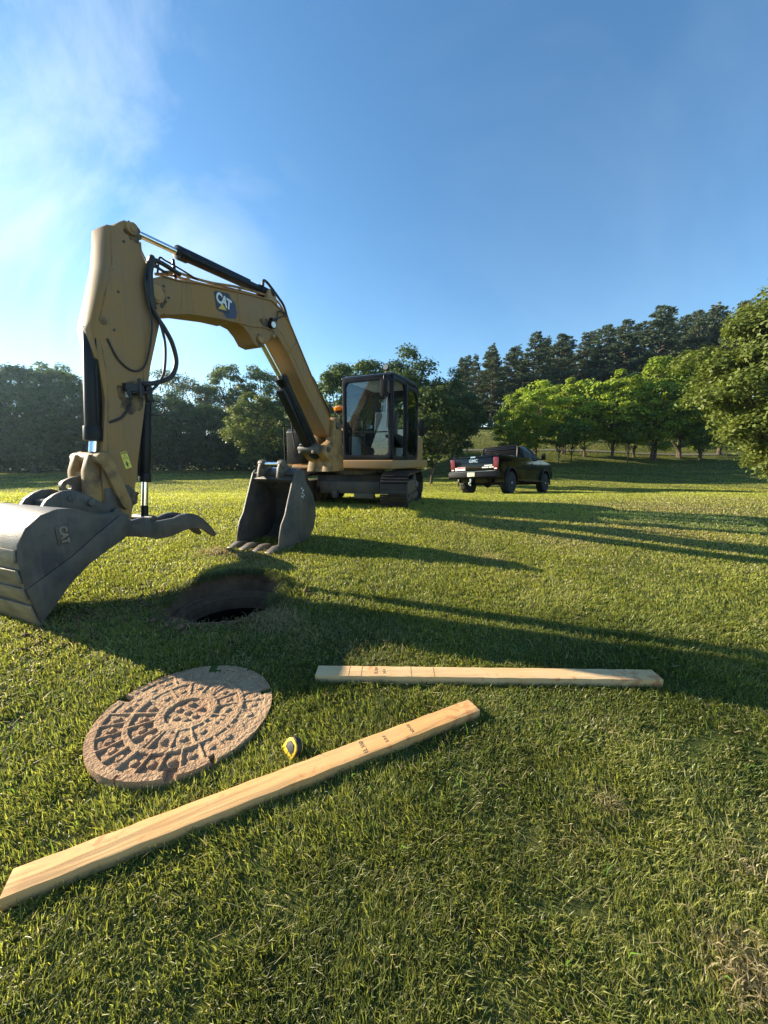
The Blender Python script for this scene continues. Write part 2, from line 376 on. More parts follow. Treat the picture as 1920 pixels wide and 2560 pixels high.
# long loose bleached blades: the fringe round the pit and the dead tufts
fx, fy, fh = [], [], []
for cx, cy, rad, cnt, hh in ((-.68, 2.24, .10, 900, .065), (.80, .66, .05, 320, .04), (-.42, 2.15, .25, 600, .05), (-1.15, 3.22, .22, 700, .07), (-1.9, 2.1, .35, 500, .05), (.72, 1.05, .035, 90, .035), (.98, .87, .06, 120, .035), (-.95, 2.05, .3, 400, .06), (.05, 2.0, .2, 250, .05), (-1.72, 3.70, .13, 420, .07), (-1.3, 3.58, .12, 260, .06)):
    q = rng.normal(0, 1, (cnt, 2)) * rad * .6; fx.append(cx + q[:, 0] * 1.3); fy.append(cy + q[:, 1]); fh.append(np.full(cnt, hh))
fx, fy, fh = map(np.concatenate, (fx, fy, fh)); k = (np.hypot(fx - PIT[0], fy - PIT[1]) > .44) & ~in_boards(fx, fy) & (np.hypot(fx - COVER_C[0], fy - COVER_C[1]) > COVER_R + .01)
fx, fy, fh = fx[k], fy[k], fh[k]; m = len(fx)
rgb = np.array([.36, .30, .17]) * rng.uniform(.45, 1.25, m)[:, None]
me = make_blades('dead_grass', fx, fy, fh * rng.uniform(.5, 1.3, m), .0024 * rng.uniform(.7, 1.3, m), np.clip(rng.normal(1.1, .35, m), .1, 1.5), rng.uniform(0, 6.28, m), rgb, M_grass, lift=.012)
tag(link('dead_grass', me), kind='stuff')
# dry clippings lying loose and a few longer stalks the mower missed
m = 5200; u = rng.random(m); rr = .35 + 4.6 * u ** .8; a = rng.uniform(-1.1, 1.1, m); fx = rr * np.sin(a); fy = rr * np.cos(a)
k = (np.hypot(fx - PIT[0], fy - PIT[1]) > .46) & (np.hypot(fx - COVER_C[0], fy - COVER_C[1]) > COVER_R + .01) & (vnoise(fx, fy, .25, 21) > .35); fx, fy = fx[k], fy[k]; m = len(fx)
rgb = np.array([.50, .42, .22]) * rng.uniform(.5, 1.1, m)[:, None]
me = make_blades('clippings', fx, fy, rng.uniform(.02, .06, m), .0016 * rng.uniform(.7, 1.3, m) * np.clip(np.hypot(fx, fy), 1, 4), rng.uniform(1.25, 1.5, m), rng.uniform(0, 6.28, m), rgb, M_grass, curl=.05, lift=.022)
tag(link('clippings', me), kind='stuff')
m = 2600; u = rng.random(m); rr = .35 + 5 * u ** .9; a = rng.uniform(-1.1, 1.1, m); fx = rr * np.sin(a); fy = rr * np.cos(a)
k = (np.hypot(fx - PIT[0], fy - PIT[1]) > .46) & (np.hypot(fx - COVER_C[0], fy - COVER_C[1]) > COVER_R + .01) & ~in_boards(fx, fy) & (vnoise(fx, fy, .4, 22) > .5); fx, fy = fx[k], fy[k]; m = len(fx)
rgb = np.array([.10, .18, .03]) * rng.uniform(.6, 1.4, m)[:, None]
me = make_blades('long_grass', fx, fy, rng.uniform(.04, .075, m), .0034 * rng.uniform(.6, 1.4, m), rng.uniform(.2, 1.2, m), rng.uniform(0, 6.28, m), rgb, M_grass, curl=.6)
tag(link('long_grass', me), kind='stuff')
# clippings lying over the pit's edge and hanging roots
m = 2600; a = rng.uniform(0, 2 * math.pi, m); a = np.where(np.sin(a) < -.55, -a, a); rr = rng.uniform(.39, .47, m); fx = PIT[0] + rr * np.cos(a); fy = PIT[1] + rr * np.sin(a)
rgb = np.array([.12, .14, .045]) * rng.uniform(.5, 1.4, m)[:, None]
me = make_blades('hanging_grass', fx, fy, rng.uniform(.05, .16, m), .003 * rng.uniform(.7, 1.3, m), rng.uniform(.9, 1.9, m), a + math.pi + rng.normal(0, .5, m), rgb, M_grass, lift=.01)
tag(link('hanging_grass', me), kind='stuff')

# crumbs of soil thrown up round the pit and at the loose bucket's teeth
def crumbs(name, cs, mat):
    out = []
    for cx, cy, rad, cnt in cs:
        a = rng.uniform(0, 6.28, cnt); q = rad * rng.uniform(.0, 1, cnt) ** .7; out.append(np.stack([cx + q * np.cos(a), cy + q * np.sin(a)], 1))
    a = rng.uniform(0, 6.28, 420); q = .43 + abs(rng.normal(0, .09, 420)); out.append(np.stack([PIT[0] + q * np.cos(a), PIT[1] + q * np.sin(a)], 1))
    p = np.concatenate(out); n = len(p); s = rng.uniform(.004, .013, n) * (1 + 1.2 * (rng.random(n) > .93)); z = terrain(p[:, 0], p[:, 1]) + .012
    o = np.array([(1, 0, 0), (0, 1, 0), (-1, 0, 0), (0, -1, 0), (0, 0, .8), (0, 0, -.8)], float)
    v = np.stack([p[:, 0], p[:, 1], z], 1)[:, None, :] + o[None] * s[:, None, None] * rng.uniform(.6, 1.4, (n, 6, 1))
    f = np.array([(0, 1, 4), (1, 2, 4), (2, 3, 4), (3, 0, 4), (1, 0, 5), (2, 1, 5), (3, 2, 5), (0, 3, 5)])
    L_ = (np.arange(n)[:, None, None] * 6 + f[None]).ravel(); me = np_mesh(name, v.reshape(-1, 3), L_, np.arange(n * 8) * 3, np.full(n * 8, 3), mat); tag(link(name, me), kind='stuff')
crumbs('soil_crumbs', ((-.72, 2.25, .16, 160), (-1.65, 3.70, .12, 120), (-1.3, 3.60, .2, 120), (-1.9, 2.2, .3, 120)), M_dirt)
# ------------------------------------------------------------------ manhole cover
M_cover = material('dusty_cast_iron', (.30, .175, .10), .92, col2=(.44, .295, .175), scale=5, amount=.9, bump=1.0, bscale=120, spec=.15, lo=.3, hi=.6, chips=(.20, .09, .045))
RC = COVER_R
nr, na = 150, 460
rad = np.concatenate([np.linspace(.0, .93, nr - 26), np.linspace(.935, 1.0, 26)]) ; ang = np.linspace(0, 2 * math.pi, na, endpoint=False)
RR, AA = np.meshgrid(rad, ang, indexing='ij'); X = RR * np.cos(AA); Y = RR * np.sin(AA)
H = np.zeros_like(RR)
def band(v, a, b, e=.006): return sstep(a - e, a + e, v) * (1 - sstep(b - e, b + e, v))
sunk = np.maximum.reduce([band(RR, .66, .90), band(RR, .35, .60), band(RR, .0, .24)])
raised = np.zeros_like(RR)
for nb, r0, r1, ph in ((26, .66, .90, 0.0), (15, .35, .60, .1)):
    ph_ = ((AA + ph) * nb / (2 * math.pi)) % 1.0; half = .075 * nb / 26 / ((r0 + r1) / 2) * .78
    bars = band(np.abs(ph_ - .5), -1, half * 1.0, .02) * band(RR, r0 - .05, r1 + .05)
    raised = np.maximum(raised, bars)
    ca = (np.floor((AA + ph) * nb / (2 * math.pi)) + 0.0) * 2 * math.pi / nb - ph
    for dlt in (0, 2 * math.pi / nb):
        cx, cy = (r0 + r1) / 2 * np.cos(ca + dlt), (r0 + r1) / 2 * np.sin(ca + dlt)
        raised = np.maximum(raised, 1 - sstep(.036, .046, np.hypot(X - cx, Y - cy)))
for cx, cy in ((0, 0), (.13, .05), (-.12, .07), (.02, -.14), (.0, .15), (-.1, -.09), (.11, -.08)): raised = np.maximum(raised, 1 - sstep(.03, .045, np.hypot(X - cx, Y - cy)))
# spokes that cross the whole lid
for a0 in (1.05, 1.05 + math.pi, 2.62, 5.76): raised = np.maximum(raised, band(np.abs(X * math.sin(a0) - Y * math.cos(a0)), -1, .022, .006) * ((X * math.cos(a0) + Y * math.sin(a0)) > 0) * (RR > .24))
depth = -.016 * sunk * (1 - raised)
fillmask = sstep(.33, .54, vnoise(X + 3, Y + 3, .40, 2) * .55 + .45 * (X * .75 + Y * .35 + .55) ); fill = -.0045 - .004 * vnoise(X, Y, .09, 3)
depth = np.where(depth < fill, depth * (1 - fillmask) + fill * fillmask, depth)
H = depth + .0062 * (vnoise(X, Y, .035, 6) - .5) + .005 * (vnoise(X, Y, .11, 7) - .5) * (1 - .6 * (RR > .9))
# pick notches in the rim
for a0, wd_, dp_ in ((2.72, .045, .14), (-1.42, .055, .16), (.28, .05, .13), (1.5, .05, .12), (-1.02, .028, .09), (-1.95, .012, .05), (.95, .012, .04)):
    al = X * math.cos(a0) + Y * math.sin(a0); ac = np.abs(-X * math.sin(a0) + Y * math.cos(a0))
    H = np.where((al > 1 - dp_) & (ac < wd_), np.minimum(H, -.034), H)
tilt = math.radians(1.5); th = .040
cz = float(terrain(*COVER_C)) + .020
cv = empty('manhole_cover', (COVER_C[0], COVER_C[1], cz), 'large round rusty cast iron manhole cover lying flat on the grass', 'manhole cover')
cv.rotation_euler = (R(.8), R(0), R(10))
verts = np.stack([X * RC, Y * RC, H * RC * 1.0 / .342 * .6], 2).reshape(-1, 3)
rim = np.stack([np.cos(ang) * RC, np.sin(ang) * RC, np.full(na, -th)], 1); rim2 = np.stack([np.cos(ang) * RC * .93, np.sin(ang) * RC * .93, np.full(na, -th - .004)], 1)
verts = np.concatenate([verts, rim, rim2]); k = np.arange(na); k2 = (k + 1) % na
q = np.concatenate([np.stack([i * na + k, (i + 1) * na + k, (i + 1) * na + k2, i * na + k2], 1) for i in range(nr + 1)])
me = np_mesh('plate', verts, q.ravel(), np.arange(len(q)) * 4, np.full(len(q), 4), M_cover, smooth=True); me.set_sharp_from_angle(angle=R(50))
link('plate', me, cv)

# ------------------------------------------------------------------ boards
def wood_material(name, warm):
    m = bpy.data.materials.new(name); m.use_nodes = True; t = m.node_tree; b = t.nodes['Principled BSDF']; lk = t.links.new
    nn = lambda ty: t.nodes.new(ty)
    tcn = nn('ShaderNodeTexCoord'); mpn = nn('ShaderNodeMapping'); mpn.inputs['Scale'].default_value = (1.0, 9.0, 9.0); lk(tcn.outputs['Object'], mpn.inputs[0])
    nz = nn('ShaderNodeTexNoise'); nz.inputs['Scale'].default_value = 1.7; nz.inputs['Detail'].default_value = 2; nz.inputs['Distortion'].default_value = .4; lk(mpn.outputs[0], nz.inputs['Vector'])
    mm = nn('ShaderNodeMath'); mm.operation = 'MULTIPLY'; mm.inputs[1].default_value = 26; lk(nz.outputs['Fac'], mm.inputs[0])
    fr = nn('ShaderNodeMath'); fr.operation = 'FRACT'; lk(mm.outputs[0], fr.inputs[0])
    rp = nn('ShaderNodeValToRGB'); e = rp.color_ramp.elements; c0 = (.62, .41, .20) if not warm else (.62, .37, .16); c1 = (.50, .31, .15)
    e[0].color = (*c0, 1); e[0].position = 0.0; e[1].color = (*c1, 1); e[1].position = .93; x_ = rp.color_ramp.elements.new(.6); x_.color = (c0[0] * .96, c0[1] * .94, c0[2] * .9, 1); x2 = rp.color_ramp.elements.new(1.0); x2.color = (*c0, 1)
    lk(fr.outputs[0], rp.inputs[0])
    n3 = nn('ShaderNodeTexNoise'); n3.inputs['Scale'].default_value = 3.0; n3.inputs['Detail'].default_value = 3; lk(tcn.outputs['Object'], n3.inputs['Vector'])
    r3 = nn('ShaderNodeMapRange'); r3.inputs['From Min'].default_value = .4; r3.inputs['From Max'].default_value = .65; r3.inputs['To Max'].default_value = .6; lk(n3.outputs['Fac'], r3.inputs['Value'])
    m3 = nn('ShaderNodeMixRGB'); m3.inputs['Color2'].default_value = (.54, .27, .09, 1) if warm else (.62, .45, .26, 1); lk(r3.outputs[0], m3.inputs['Fac']); lk(rp.outputs[0], m3.inputs['Color1'])
    # red clay smears
    n4 = nn('ShaderNodeTexNoise'); n4.inputs['Scale'].default_value = 26; n4.inputs['Detail'].default_value = 6; lk(tcn.outputs['Object'], n4.inputs['Vector'])
    n5 = nn('ShaderNodeTexNoise'); n5.inputs['Scale'].default_value = 2.2; lk(tcn.outputs['Object'], n5.inputs['Vector'])
    s5 = nn('ShaderNodeMath'); s5.operation = 'MULTIPLY'; lk(n4.outputs['Fac'], s5.inputs[0]); lk(n5.outputs['Fac'], s5.inputs[1])
    r5 = nn('ShaderNodeMapRange'); r5.inputs['From Min'].default_value = .31; r5.inputs['From Max'].default_value = .37; r5.inputs['To Max'].default_value = .55; lk(s5.outputs[0], r5.inputs['Value'])
    m5 = nn('ShaderNodeMixRGB'); m5.inputs['Color2'].default_value = (.40, .13, .05, 1); lk(r5.outputs[0], m5.inputs['Fac']); lk(m3.outputs[0], m5.inputs['Color1']); lk(m5.outputs[0], b.inputs['Base Color'])
    bp = nn('ShaderNodeBump'); bp.inputs['Strength'].default_value = .35; bp.inputs['Distance'].default_value = .002; lk(fr.outputs[0], bp.inputs['Height']); lk(bp.outputs[0], b.inputs['Normal'])
    b.inputs['Roughness'].default_value = .75; b.inputs['Specular IOR Level'].default_value = .25
    return m
M_ink = material('ink', (.27, .17, .10), .8)
def board(i, lab, mt, tilt_, marks, stamps):
    (x0, y0), (x1, y1), wd_ = BOARDS[i]; L_ = math.hypot(x1 - x0, y1 - y0); t = .038
    z0 = float(terrain(x0, y0)) + .037; z1 = float(terrain(x1, y1)) + .037
    o = empty('board', ((x0 + x1) / 2, (y0 + y1) / 2, (z0 + z1) / 2), lab, 'board', 'boards lying on the grass')
    o.rotation_euler = (R(tilt_), -math.atan2(z1 - z0, L_), math.atan2(y1 - y0, x1 - x0))
    mb = MB(); n = 40; vs = []; h = wd_ / 2
    for k in range(n + 1):
        xx = -L_ / 2 + L_ * k / n; wv = .0012 * math.sin(k * 1.7 + i) + .0008 * math.sin(k * 4.1)
        for yy, zz in ((-h + wv, 0), (h + wv, 0), (h + wv, -t), (-h + wv, -t)): vs.append((xx, yy, zz))
    fs = [(k * 4 + j, (k + 1) * 4 + j, (k + 1) * 4 + (j + 1) % 4, k * 4 + (j + 1) % 4) for k in range(n) for j in range(4)] + [(0, 1, 2, 3), (n * 4 + 3, n * 4 + 2, n * 4 + 1, n * 4)]
    mb.add(vs, fs); mb.build('timber', mt, o, bevel=.002, offset=False)
    for u in marks: MB().box((u, 0, .0006), (.0016, wd_ * .96, .0006)).build('pencil_line', M_ink, o, offset=False)
    for u, v, s, txt, a in stamps:
        M_ = Matrix.Translation((u, v, .0008)) @ Matrix.Rotation(R(a), 4, 'Z') @ Matrix.Rotation(R(-90), 4, 'X')
        text_mb(txt, s, M_, .0006).build('ink_stamp', M_ink, o, offset=False)
board(0, 'long pale board running diagonally from the lower left towards the middle, past the tape measure', wood_material('fir_wood', True), 0, (), ((.24, .0, .022, 'EL 550', 90), (.33, 0, .018, 'S-P-F', 90), (.44, .005, .016, 'KD-HT', 90)))
board(1, 'board lying straight across the lawn with its right end in shadow', wood_material('spruce_wood', False), 1, (-.66, -.60, -.36, -.25), ((-.53, .005, .02, 'EL 550', 90), (-.49, .0, .018, 'S-P-F', 90)))

# ------------------------------------------------------------------ tape measure
tz = float(terrain(-.35, 1.246))
tm = empty('tape_measure', (-.352, 1.246, tz - .002), 'yellow and black tape measure standing in the grass beside the long board', 'tape measure')
tm.rotation_euler = (R(-30), R(12), R(-48)); tm.scale = (.92, .92, .92)
M_ty = material('yellow_plastic', (.78, .52, .03), .35, col2=(.55, .33, .03), scale=30, amount=.5); M_tb = material('black_rubber', (.022, .023, .03), .6, bump=.3, bscale=300); M_ts = material('tape_steel', (.5, .5, .52), .3, .9)
prof = [(-.034, 0), (.034, 0), (.038, .006), (.038, .03), (.034, .048), (.022, .060), (.004, .066), (-.014, .064), (-.028, .054), (-.036, .038), (-.038, .006)]
MB().prism(prof, -.019, .019).build('case', M_ty, tm, bevel=.004, offset=False)
prof2 = [(p[0] * 1.04, p[1] * 1.03 + .001) for p in prof]
for q0 in (-.0225, .0185): MB().prism([(-.020, .020), (.020, .018), (.026, .034), (.014, .053), (-.012, .053), (-.025, .038)], q0, q0 + .004).build('side_panel', M_tb, tm, bevel=.002, offset=False)
MB().ribbon([(.040, .012), (.0395, .032), (.034, .050), (.020, .063), (.002, .069), (-.016, .066)], .0035, -.013, .013).build('grip', M_tb, tm, bevel=.001, offset=False)
MB().box((.046, 0, .006), (.012, .017, .0016)).box((.052, 0, .003), (.0015, .017, .010)).build('hook', M_ts, tm, offset=False)
MB().box((-.030, .026, .03), (.03, .006, .03)).build('belt_clip', M_tb, tm, bevel=.002, offset=False)
# ------------------------------------------------------------------ excavator
M_yel = material('yellow_paint', (.325, .190, .070), .5, col2=(.25, .185, .13), scale=2.2, amount=.9, bump=.05, bscale=300, spec=.12, chips=(.10, .075, .05), streaks=(.20, .15, .10), lo=.40, hi=.75)
M_yel2 = material('dusty_yellow_paint', (.34, .20, .070), .6, col2=(.06, .045, .032), scale=6, amount=.95, bump=.1, bscale=200, chips=(.06, .045, .035), lo=.45, hi=.7)
M_steel = material('worn_dark_steel', (.040, .042, .045), .5, .3, col2=(.15, .12, .09), scale=4, amount=.9, streaks=(.12, .12, .12), chips=(.20, .15, .10), bump=.25, bscale=90)
M_shell = material('scoured_steel', (.30, .255, .20), .45, .5, col2=(.12, .10, .085), scale=5, amount=.8, bump=.3, bscale=60, stretch=(1, 1, 3))
M_blk = material('black_paint', (.007, .008, .011), .38, col2=(.02, .02, .021), scale=5, amount=.6, spec=.22)
M_navy = material('cab_paint', (.008, .010, .016), .34, col2=(.020, .022, .027), scale=6, amount=.5, spec=.22)
M_rub = material('hose_rubber', (.018, .019, .020), .55)
M_chr = material('chrome_rod', (.78, .79, .80), .12, 1.0)
M_track = material('track_steel', (.030, .028, .028), .55, .4, col2=(.07, .055, .042), scale=9, amount=.8, bump=.3, bscale=80)
M_grease = material('greasy_steel', (.16, .125, .09), .5, .2, col2=(.035, .03, .028), scale=16, amount=.9, bump=.4, bscale=90)
M_wht = material('white_print', (.72, .74, .74), .5); M_dec = material('decal_black', (.02, .02, .025), .4); M_ylab = material('yellow_label', (.80, .68, .10), .5)
M_pur = material('decal_violet', (.045, .035, .085), .4, col2=(.02, .05, .09), scale=14, amount=1); M_lay = material('decal_yellow', (.65, .45, .06), .45)
M_org = material('orange_label', (.62, .26, .05), .5, col2=(.5, .3, .12), scale=8, amount=.5)
M_seat = material('seat_cloth', (.030, .032, .038), .85, bump=.2); M_red = material('red_bottle', (.62, .10, .05), .35)
M_lens = material('lamp_glass', (.55, .56, .55), .12, .2, coat=.5)
def glass_material(name, tint=(.80, .88, .90), gl=.015):
    m = bpy.data.materials.new(name); m.use_nodes = True; t = m.node_tree; t.nodes.clear(); lk = t.links.new
    o = t.nodes.new('ShaderNodeOutputMaterial'); tr = t.nodes.new('ShaderNodeBsdfTransparent'); g = t.nodes.new('ShaderNodeBsdfGlossy'); ms = t.nodes.new('ShaderNodeMixShader'); fr = t.nodes.new('ShaderNodeFresnel')
    tr.inputs[0].default_value = (*tint, 1); g.inputs['Roughness'].default_value = .03; g.inputs[0].default_value = (.9, .95, 1, 1); fr.inputs[0].default_value = 1.5
    ad = t.nodes.new('ShaderNodeMath'); ad.operation = 'ADD'; ad.use_clamp = True; ad.inputs[1].default_value = gl; lk(fr.outputs[0], ad.inputs[0]); lk(ad.outputs[0], ms.inputs[0])
    lk(tr.outputs[0], ms.inputs[1]); lk(g.outputs[0], ms.inputs[2]); lk(ms.outputs[0], o.inputs[0]); return m
M_glass = glass_material('cab_glass')

HC = Vector((-.47, 7.26, 0)); TH = R(24.5)
hf = Vector((-math.sin(TH), -math.cos(TH), 0)); hl = Vector((math.cos(TH), -math.sin(TH), 0))
def frame(o, a, b): return Matrix(((a.x, b.x, 0, o.x), (a.y, b.y, 0, o.y), (0, 0, 1, o.z), (0, 0, 0, 1)))
MH = frame(HC, hf, hl)                                            # house frame: x forward, y to the machine's left, z up
bd = Vector((-.391, -.920, 0)).normalized(); bn = Vector((-bd.y, bd.x, 0))
MBm = frame(Vector((-.9, 6.2, 0)), bd, bn)                        # boom plane: x outwards, y to the machine's left, z up
TT = R(12); tf = Vector((-math.sin(TT), -math.cos(TT), 0)); tl = Vector((math.cos(TT), -math.sin(TT), 0)); MT = frame(HC, tf, tl)
ex = empty('excavator', (HC.x, HC.y, .38), 'yellow tracked excavator with black cab, its bucket resting on the grass beside the manhole', 'excavator')
def B(M): return MB(M)

# --- tracks
def track(side, vis):
    y = .875 * side; hw = .225; z0, z1 = .385, .985; rr = (z1 - z0) / 2; zc = (z0 + z1) / 2; Lh = 1.13
    body = B(MT)
    pts = []                                                     # outline of the chain, rear and front wheels
    per = 4 * (Lh - rr) + 2 * math.pi * rr; ns = 30
    def at(s_):
        s_ %= per; l = 2 * (Lh - rr)
        if s_ < l: return (-(Lh - rr) + s_, z1, 0.0)
        s_ -= l
        if s_ < math.pi * rr: a = s_ / rr; return ((Lh - rr) + rr * math.sin(a), zc + rr * math.cos(a), -a)
        s_ -= math.pi * rr
        if s_ < l: return ((Lh - rr) - s_, z0, math.pi)
        s_ -= l; a = s_ / rr; return (-(Lh - rr) - rr * math.sin(a), zc - rr * math.cos(a), math.pi - a)
    for k in range(ns):
        x, z, a = at(k * per / ns); pl = per / ns * .93
        M_ = Matrix.Translation((x, y, z)) @ Matrix.Rotation(-a, 4, 'Y')
        body.box((0, 0, -.012), (pl, hw * 2, .022), M_)
        for q in (-.38, 0, .38): body.box((q * pl, 0, .010), (.012, hw * 2 * .985, .026), M_)
        body.box((0, -.07, -.05), (pl * 1.03, .04, .06), M_).box((0, .07, -.05), (pl * 1.03, .04, .06), M_)
    tr = body.build('track', M_track, ex)
    fr = B(MT); fr.prism([(-Lh + .3, z0 + .10), (Lh - .34, z0 + .10), (Lh - .30, zc + .06), (Lh - .42, z1 - .16), (-Lh + .4, z1 - .16), (-Lh + .28, zc)], y - .13, y + .13)
    fr.build('track_frame', M_steel, tr, bevel=.01, angle=30)
    wh = B(MT)
    for x, r_ in ((Lh - rr, rr - .065), (-(Lh - rr), rr - .065)):
        wh.lathe([(r_ * .3, -.10), (r_, -.09), (r_, -.05), (r_ * .8, -.04), (r_ * .75, .04), (r_, .05), (r_, .09), (r_ * .4, .12), (r_ * .3, .16)], (x, y, zc), (0, 1, 0), 22)
    for k in range(5): wh.lathe([(.05, -.17), (.085, -.16), (.085, -.10), (.06, -.08), (.06, .08), (.085, .10), (.085, .16), (.05, .17)], (-.66 + k * .33, y, z0 + .12), (0, 1, 0), 16)
    wh.build('roller', M_grease, tr)
track(1, True); track(-1, False)
u = B(MT); u.prism([(-.55, .62), (.55, .62), (.62, .72), (.50, .93), (-.50, .93), (-.62, .75)], -.66, .66).box((.62, 0, .72), (.16, 1.1, .22)).box((.72, -.25, .60), (.10, .10, .14)).box((.70, .28, .58), (.12, .36, .10))
u.build('undercarriage_frame', M_steel, ex, bevel=.015)
# dozer blade folded behind the tracks
bl = B(MT); bl.ribbon([(-1.36, .52), (-1.42, .62), (-1.43, .74), (-1.38, .88)], .04, -1.08, 1.08).box((-1.15, .45, .66), (.5, .10, .12)).box((-1.15, -.45, .66), (.5, .10, .12))
bl.build('dozer_blade', M_steel, ex)
B(MH).lathe([(.46, -.06), (.50, -.05), (.50, .02), (.47, .03), (.47, .06), (.52, .07), (.52, .09)], (0, 0, .985), (0, 0, 1), 40).build('slew_ring', M_grease, ex)

# --- house
hb = B(MH)
hb.prism([(.84, 1.055), (.84, 1.20), (-.95, 1.20), (-.95, 1.055)], .10, 1.06)                 # deck under the cab
hb.prism([(.80, 1.04), (.80, 1.10), (-.9, 1.10), (-.9, 1.04)], -1.0, .10)
hb.build('deck', M_yel, ex, bevel=.02, seg=3)
cwt = B(MH); prof = []
for k in range(9): a = R(-70 + 140 * k / 8); prof.append((-.55 - .72 * math.cos(a), 1.075 * math.sin(a)))
top = [(-.42, -1.03)] + prof + [(-.42, 1.03)]
vs = [(x, y, 1.02) for x, y in top] + [(x, y, 1.62) for x, y in top]; n = len(top)
cwt.add(vs, [tuple(range(n)), tuple(range(2 * n - 1, n - 1, -1))] + [(i, i + n, (i + 1) % n + n, (i + 1) % n) for i in range(n)])
cwt.build('counterweight', M_yel, ex, bevel=.03, seg=3)
B(MH).prism([(-.42, 1.10), (.05, 1.10), (.05, 1.78), (-.2, 1.86), (-1.0, 1.86), (-1.1, 1.62), (-.42, 1.62)], -.95, .08).build('engine_cover', M_yel, ex, bevel=.03, seg=3)
fd = B(MH)                                                       # yellow framework between boom and cab
fd.box((.52, .0, 1.78), (.55, .16, .04)).box((.80, .05, 1.45), (.04, .05, .70)).box((.52, .05, 1.46), (.5, .05, .035)).box((.25, .0, 1.44), (.05, .16, .7)).box((.80, .05, 1.16), (.05, .10, .12)).box((.45, -.02, 1.16), (.6, .12, .12))
fd.prism([(.30, 1.1), (.76, 1.1), (.76, 1.42), (.30, 1.42)], -.06, -.02)
fd.build('front_frame', M_yel, ex, bevel=.008)
B(MH).prism([(.25, 1.47), (.74, 1.47), (.74, 1.72), (.25, 1.72)], -.05, -.01).box((.81, .0, 1.25), (.03, .05, .25)).build('inner_panel', M_steel, ex, bevel=.005)
# tank box on the machine's right with handrail and lit orange corner piece
tb = B(MH); tb.prism([(.15, 1.13), (.70, 1.13), (.70, 1.72), (.64, 1.78), (.15, 1.78)], -1.18, -.84)
tk_ = tb.build('tank_cover', M_blk, ex, bevel=.02, seg=3)
B(MH).tube([(.74, -1.20, 1.12), (.74, -1.20, 1.80), (.72, -1.19, 1.83), (.72, -.95, 1.83), (.72, -.93, 1.78)], .010, 8).build('handrail', M_blk, tk_)
B(MH).box((.62, -1.0, 1.06), (.22, .36, .13)).build('step_box', M_org, ex, bevel=.008)
B(MH).box((.733, -1.02, 1.07), (.006, .12, .05)).build('label', M_dec, ex)
B(MH).prism([(.3, 1.0), (.66, 1.0), (.66, 1.10), (.60, 1.14), (.3, 1.14)], -.80, -.45).build('corner_piece', M_yel2, ex, bevel=.01)
B(MH).lathe([(.03, 0), (.055, .01), (.055, .05), (.03, .06)], (.66, -.68, 1.07), (1, 0, 0), 16).build('work_light', M_blk, ex)

# --- swing post: the casting that carries the boom
sp = B(MBm)
sp.prism([(.36, 1.02), (.30, 1.18), (.50, 1.30), (.42, 1.42), (.22, 1.50), (.16, 1.80), (.10, 1.88), (.02, 1.88), (-.04, 1.78), (-.08, 1.5), (-.10, 1.34), (-.12, 1.02)], .075, .20)
sp.prism([(.36, 1.02), (.30, 1.18), (.50, 1.30), (.42, 1.42), (.22, 1.50), (.16, 1.80), (.10, 1.88), (.02, 1.88), (-.04, 1.78), (-.08, 1.5), (-.10, 1.34), (-.12, 1.02)], -.20, -.075)
sp.prism([(.34, 1.02), (.28, 1.16), (.30, 1.30), (-.05, 1.34), (-.12, 1.02)], -.10, .10)
swp = sp.build('swing_post', M_yel2, ex, bevel=.009)
B(MBm).tube([(.07, -.23, 1.74), (.07, .23, 1.74)], .055, 18).build('foot_pin', M_steel, swp, bevel=.006)
sc_ = B(MBm); sc_.tube([(.58, -.16, 1.36), (.58, .16, 1.36)], .07, 18).tube([(.36, -.22, 1.36), (.36, .22, 1.36)], .045, 14)
sc_.prism([(.36, 1.42), (.62, 1.44), (.66, 1.30), (.36, 1.28)], -.14, -.09).prism([(.36, 1.42), (.62, 1.44), (.66, 1.30), (.36, 1.28)], .09, .14)
sc_.build('cylinder_yoke', M_steel, swp, bevel=.006)

# --- boom
up = [(.02, 1.66), (.05, 1.79), (.17, 1.85), (.48, 2.18), (.80, 2.56), (1.06, 2.87), (1.14, 2.965), (1.28, 3.055), (1.47, 3.10), (1.75, 3.045), (2.02, 2.985), (2.5, 2.875), (2.75, 2.80), (2.92, 2.77), (3.04, 2.70), (3.08, 2.60), (3.05, 2.5), (2.97, 2.44)]
lo_ = [(2.67, 2.56), (2.3, 2.64), (2.08, 2.67), (1.95, 2.66), (1.86, 2.60), (1.79, 2.52), (1.68, 2.51), (1.58, 2.60), (1.47, 2.70), (1.36, 2.72), (1.22, 2.60), (.81, 2.15), (.42, 1.76), (.27, 1.60), (.12, 1.55), (.04, 1.58)]
bm_ = B(MBm); bm_.prism(up + lo_, -.122, .122)
bm_.ribbon([(.17, 1.85), (.48, 2.18), (.80, 2.56), (1.06, 2.87), (1.14, 2.965), (1.28, 3.055), (1.47, 3.10), (1.75, 3.045), (2.02, 2.985), (2.5, 2.875), (2.75, 2.80), (2.9, 2.775)], .012, -.138, .138)
bm_.ribbon([(2.92, 2.47), (2.67, 2.56), (2.3, 2.64), (2.08, 2.67)], .012, -.138, .138)
bm_.ribbon([(1.36, 2.72), (1.22, 2.60), (.81, 2.15), (.42, 1.76), (.27, 1.60)], .012, -.138, .138)
bm_.ribbon([(2.08, 2.675), (1.86, 2.70), (1.62, 2.76), (1.47, 2.77), (1.36, 2.71), (1.22, 2.59)], .012, .122, .136)      # raised seam round the cylinder boss
bm_.ribbon([(.98, 2.76), (1.17, 2.56)], .010, .122, .1285).ribbon([(2.02, 2.98), (2.0, 2.68)], .010, .122, .1275)
boom = bm_.build('boom', M_yel, ex, bevel=.006)
